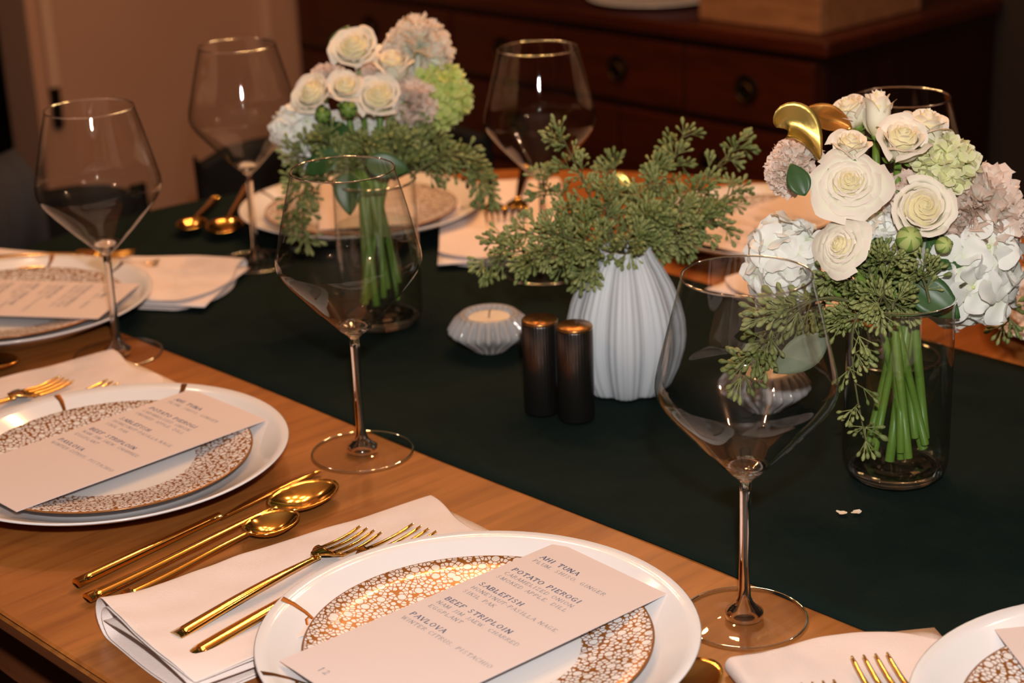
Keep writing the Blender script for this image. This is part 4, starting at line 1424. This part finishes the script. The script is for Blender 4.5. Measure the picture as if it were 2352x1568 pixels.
leaf('green_leaf', (-0.728, 1.060, 0.935), (-0.3, -0.6, 0.7), 0.040, 0.012, 'leaf', 'dark leaf in the gap left of the striped bud', 2.6)
leaf('grey_green_leaf', (-0.742, 1.012, 0.872), (0.55, -0.70, 0.25), 0.048, 0.0125, 'leaf_pale', 'pale grey-green leaf seen through the front wine glass', 2.2, 0.1)
leaf('green_leaf', (-1.362, 1.062, 0.996), (0.3, -0.6, 0.3), 0.034, 0.011, 'leaf', 'green leaf standing left of the topmost cream rose', -0.2)
leaf('gold_leaf', (-1.345, 1.110, 1.004), (0.3, -0.5, 0.8), 0.026, 0.008, 'gold_leaf', 'sliver of gold leaf at the top of left bouquet', 5.0)
leaf('gold_leaf', (-1.040, 1.105, 0.925), (0.5, -0.6, 0.5), 0.022, 0.007, 'gold_leaf', 'small gold leaf among the eucalyptus of the white vase', 4.0)
for q, (dx, dy, dz, sp) in enumerate(((-.02, -.02, .172, 2.0), (.02, -.025, .170, 4.6), (.0, -.03, .160, 3.2), (-.03, .0, .175, 1.0))):
    leaf('green_leaf', (J2.x + dx, J2.y + dy, TZ + dz), (0.5, -0.6, 0.5), 0.040, 0.013, 'leaf', ('dark leaf under the roses of left bouquet, ' + ('leftmost', 'rightmost', 'lowest', 'rearmost')[q]), sp)

# ------------------------------------------------------------------ seeded eucalyptus
def seed_cluster(seed, n, mat, splay=0.85, sl=0.0074, sr=0.0020, ped=0.0105):
    rs = random.Random(seed)
    m = MB()
    for k in range(n):
        a = k * 2.4 + rs.uniform(-.3, .3)
        el = rs.uniform(0.15, splay)
        d = Vector((math.sin(el) * math.cos(a), math.sin(el) * math.sin(a), math.cos(el)))
        L = ped * rs.uniform(.7, 1.15)
        m.tube([(0, 0, 0), tuple(d * L)], 0.00045, 4, cap=False)
        s_ = rs.uniform(.8, 1.15)
        pts = [d * L, d * (L + sl * .30 * s_), d * (L + sl * .62 * s_), d * (L + sl * .86 * s_), d * (L + sl * 1.0 * s_)]
        m.tube(pts, [0.0006, sr * .72 * s_, sr * s_, sr * .72 * s_, sr * .15], 7)
    return m.build('seed_cluster', mat, mesh_only=True)
SEEDS = [seed_cluster(1, 7, 'seed'), seed_cluster(2, 6, 'seed', 1.0), seed_cluster(3, 8, 'seed_dark', 1.1), seed_cluster(4, 5, 'seed_dark', .7)]
def sprig(start, tip, label, group, n=14, droop=0.02, side=0.018, seed=0, t0=0.25, dense=1.0, cs=1.0, ctrl=None):
    rs = random.Random(seed * 13 + 5)
    a, c = Vector(start), Vector(tip)
    mid = (a + c) / 2 + Vector((0, 0, droop)) if ctrl is None else Vector(ctrl)
    f = lambda t: (1 - t) ** 2 * a + 2 * t * (1 - t) * mid + t * t * c
    r = empty('eucalyptus_sprig', loc=a)
    tag(r, label, 'eucalyptus', group)
    m = MB(); m.tube([tuple(f(t) - a) for t in np.linspace(0, 1, 14)], [0.0013 - 0.0007 * t for t in np.linspace(0, 1, 14)], 6)
    tw = MB()
    stem = m
    N = int(n * dense)
    for k in range(N):
        t = t0 + (1 - t0) * (k + .4) / N
        p = f(t); tg = (f(min(1, t + .02)) - f(max(0, t - .02))).normalized()
        rnd = Vector((rs.uniform(-1, 1), rs.uniform(-1, 1), rs.uniform(-1, 1)))
        sd = (rnd - tg * rnd.dot(tg)).normalized()
        ln = side * rs.uniform(.35, 1.0) * (1 - 0.45 * t)
        e = p + (sd * .8 + tg * .7).normalized() * ln
        stem.tube([tuple(p - a), tuple(e - a)], 0.0006, 4, cap=False)
        dr = (e - p).normalized() + Vector((0, 0, -.15))
        B = frame(e - a, dr, rs.uniform(0, 6)) @ Matrix.Scale(cs * rs.uniform(.8, 1.12), 4)
        put('seed_cluster', SEEDS[rs.randrange(4)], r, mat4=B)
        if rs.random() < 0.5:
            p2 = (p + e) / 2
            B = frame(p2 - a, sd.cross(tg) + tg * .6, rs.uniform(0, 6)) @ Matrix.Scale(cs * rs.uniform(.7, 1.0), 4)
            put('seed_cluster', SEEDS[rs.randrange(4)], r, mat4=B)
    put('seed_cluster', SEEDS[rs.randrange(2)], r, mat4=frame(c - a, (f(1) - f(.95)), 0) @ Matrix.Scale(cs, 4))
    stem.build('stem', 'stem_dark', r)
    return r
VM = Vector((VX, VY, TZ + 0.118))
CG = 'eucalyptus sprigs in the white vase'
CS = [((-1.0798, 1.0804, 0.9621), 'seeded eucalyptus sprig of the white vase pointing up in front of the far glass', 13),
 ((-1.0176, 1.1713, 0.9501), 'seeded eucalyptus sprig of the white vase rising straight against the dark sideboard', 16),
 ((-0.9695, 1.1901, 0.9475), 'long seeded eucalyptus sprig of the white vase reaching up right to the bouquet', 12),
 ((-1.0794, 0.9847, 0.8689), 'long seeded eucalyptus sprig of the white vase reaching furthest left', 18),
 ((-1.0960, 1.0127, 0.8772), 'seeded eucalyptus sprig of the white vase reaching left above the lowest one', 14),
 ((-0.9488, 1.1631, 0.9139), 'seeded eucalyptus sprig of the white vase spreading right over the far plate', 18),
 ((-0.9483, 1.1353, 0.8898), 'seeded eucalyptus sprig of the white vase lowest on the right', 16),
 ((-1.1038, 1.0776, 0.9171), 'seeded eucalyptus sprig of the white vase at upper left before the glass stem', 13),
 ((-1.0730, 1.1421, 0.9184), None, 12), ((-1.0350, 0.9882, 0.8745), 'seeded eucalyptus sprig of the white vase hanging over its left shoulder', 14),
 ((-0.9973, 1.0217, 0.8660), 'short seeded eucalyptus sprig drooping in front of the white vase mouth, left', 10),
 ((-1.0171, 1.1306, 0.9308), None, 14), ((-1.0220, 1.0719, 0.9181), None, 14), ((-0.9780, 1.0811, 0.9059), None, 14), ((-0.9657, 1.1112, 0.9084), None, 14), ((-1.0250, 1.0325, 0.9084), None, 14),
 ((-1.0082, 1.1729, 0.9051), None, 12), ((-0.9727, 1.0528, 0.8797), 'short seeded eucalyptus sprig hanging in front of the white vase mouth, middle', 9), ((-0.9721, 1.0841, 0.8745), 'short seeded eucalyptus sprig over the right shoulder of the white vase', 9),
 ((-1.0184, 1.0049, 0.9017), None, 14), ((-0.9658, 1.1097, 0.8788), None, 12)]
for i, (tp, lb, n) in enumerate(CS):
    out = Vector((tp[0] - VX, tp[1] - VY, 0)); L = out.length
    st = VM + (out.normalized() * 0.010 if L > 0 else out)
    sprig(st, tp, lb or 'seeded eucalyptus sprig crowded in the middle of the white vase', CG if lb else 'crowded eucalyptus sprigs in the middle of the white vase', n, 0.018 if tp[2] < 0.9 else 0.0, 0.021, i, 0.15, 1.1, 0.86)
M1 = Vector((J1.x, J1.y, TZ + 0.142)); M2 = Vector((J2.x, J2.y, TZ + 0.142))
E1 = [((-0.7591, 1.0367, 0.9076), None), ((-0.7337, 1.0203, 0.8845), 'eucalyptus sprig drooping over the left rim of the right jar'), ((-0.7333, 1.0429, 0.9261), None), ((-0.7206, 1.056, 0.9254), None),
      ((-0.7038, 1.0669, 0.9122), 'eucalyptus sprig under the striped green bud'), ((-0.7087, 1.047, 0.8900), 'eucalyptus sprig drooping over the front rim of the right jar'),
      ((-0.7784, 1.0306, 0.8764), 'eucalyptus sprig reaching left behind the front glass rim'), ((-0.7088, 1.0249, 0.9016), None)]
for i, (tp, lb) in enumerate(E1):
    t = Vector(tp)
    st = M1 + (Vector((t.x - M1.x, t.y - M1.y, 0)).normalized() * 0.02)
    sprig(st, tp, lb or 'eucalyptus sprig crowded under the roses of the right bouquet', RB + ', greenery' if lb else 'crowded eucalyptus sprigs under the right bouquet', 10, 0.012, 0.017, 40 + i, 0.1, 1.0, 0.82)
sprig(M1 + Vector((0.004, -0.036, 0.004)), (-0.7110, 1.0200, 0.7950), 'long eucalyptus sprig trailing down outside the right jar', 'trailing eucalyptus sprigs', 9, 0, 0.014, 60, 0.2, 1.0, 0.95, ctrl=(-0.735, 1.008, 0.905))
sprig(M1 + Vector((-0.02, -0.034, 0.004)), (-0.7900, 0.9720, 0.8390), 'eucalyptus sprig trailing down left inside the view of the front glass', 'trailing eucalyptus sprigs', 12, 0, 0.018, 61, 0.3, 1.1, 1.1, ctrl=(-0.765, 0.985, 0.915))
sprig(M1 + Vector((-0.02, -0.034, 0.004)), (-0.7760, 0.9850, 0.8560), 'short eucalyptus sprig beside the trailing one in the view of the front glass', 'trailing eucalyptus sprigs', 8, 0, 0.016, 62, 0.3, 1.0, 1.1, ctrl=(-0.755, 0.995, 0.915))
sprig(M1 + Vector((0.03, 0.03, 0.01)), (-0.6987, 1.1902, 0.8416), 'eucalyptus sprig at the right edge below the large hydrangea', 'trailing eucalyptus sprigs', 9, 0.03, 0.016, 63, 0.4)
E2 = [((-1.2591, 1.091, 0.9226), None), ((-1.2757, 1.0603, 0.9273), None), ((-1.3226, 1.0117, 0.9298), None), ((-1.3472, 0.9935, 0.9156), 'eucalyptus sprig low at left of the left bouquet'),
      ((-1.2953, 1.0379, 0.9244), None), ((-1.2746, 1.0833, 0.9391), None), ((-1.2524, 1.1302, 0.8952), 'eucalyptus sprig low at right of the left bouquet'), ((-1.314, 1.0258, 0.9099), None)]
for i, (tp, lb) in enumerate(E2):
    t = Vector(tp)
    st = M2 + (Vector((t.x - M2.x, t.y - M2.y, 0)).normalized() * 0.02)
    sprig(st, tp, lb or 'eucalyptus sprig crowded under the roses of the left bouquet', LB + ', greenery' if lb else 'crowded eucalyptus sprigs under the left bouquet', 11, 0.012, 0.020, 80 + i, 0.1, 1.1, 1.0)
sprig(M2 + Vector((0.03, 0.02, 0.006)), (-1.2185, 1.1226, 0.8716), 'long eucalyptus sprig arching down right from the left bouquet', 'trailing eucalyptus sprigs', 15, 0, 0.020, 90, 0.2, 1.2, ctrl=(-1.235, 1.11, 0.935))
sprig(M2 + Vector((-0.02, -0.034, 0.004)), (-1.3150, 0.9740, 0.8450), 'eucalyptus sprig trailing down behind the middle wine glass', 'trailing eucalyptus sprigs', 12, 0, 0.016, 91, 0.3, 1.0, ctrl=(-1.335, 0.985, 0.915))
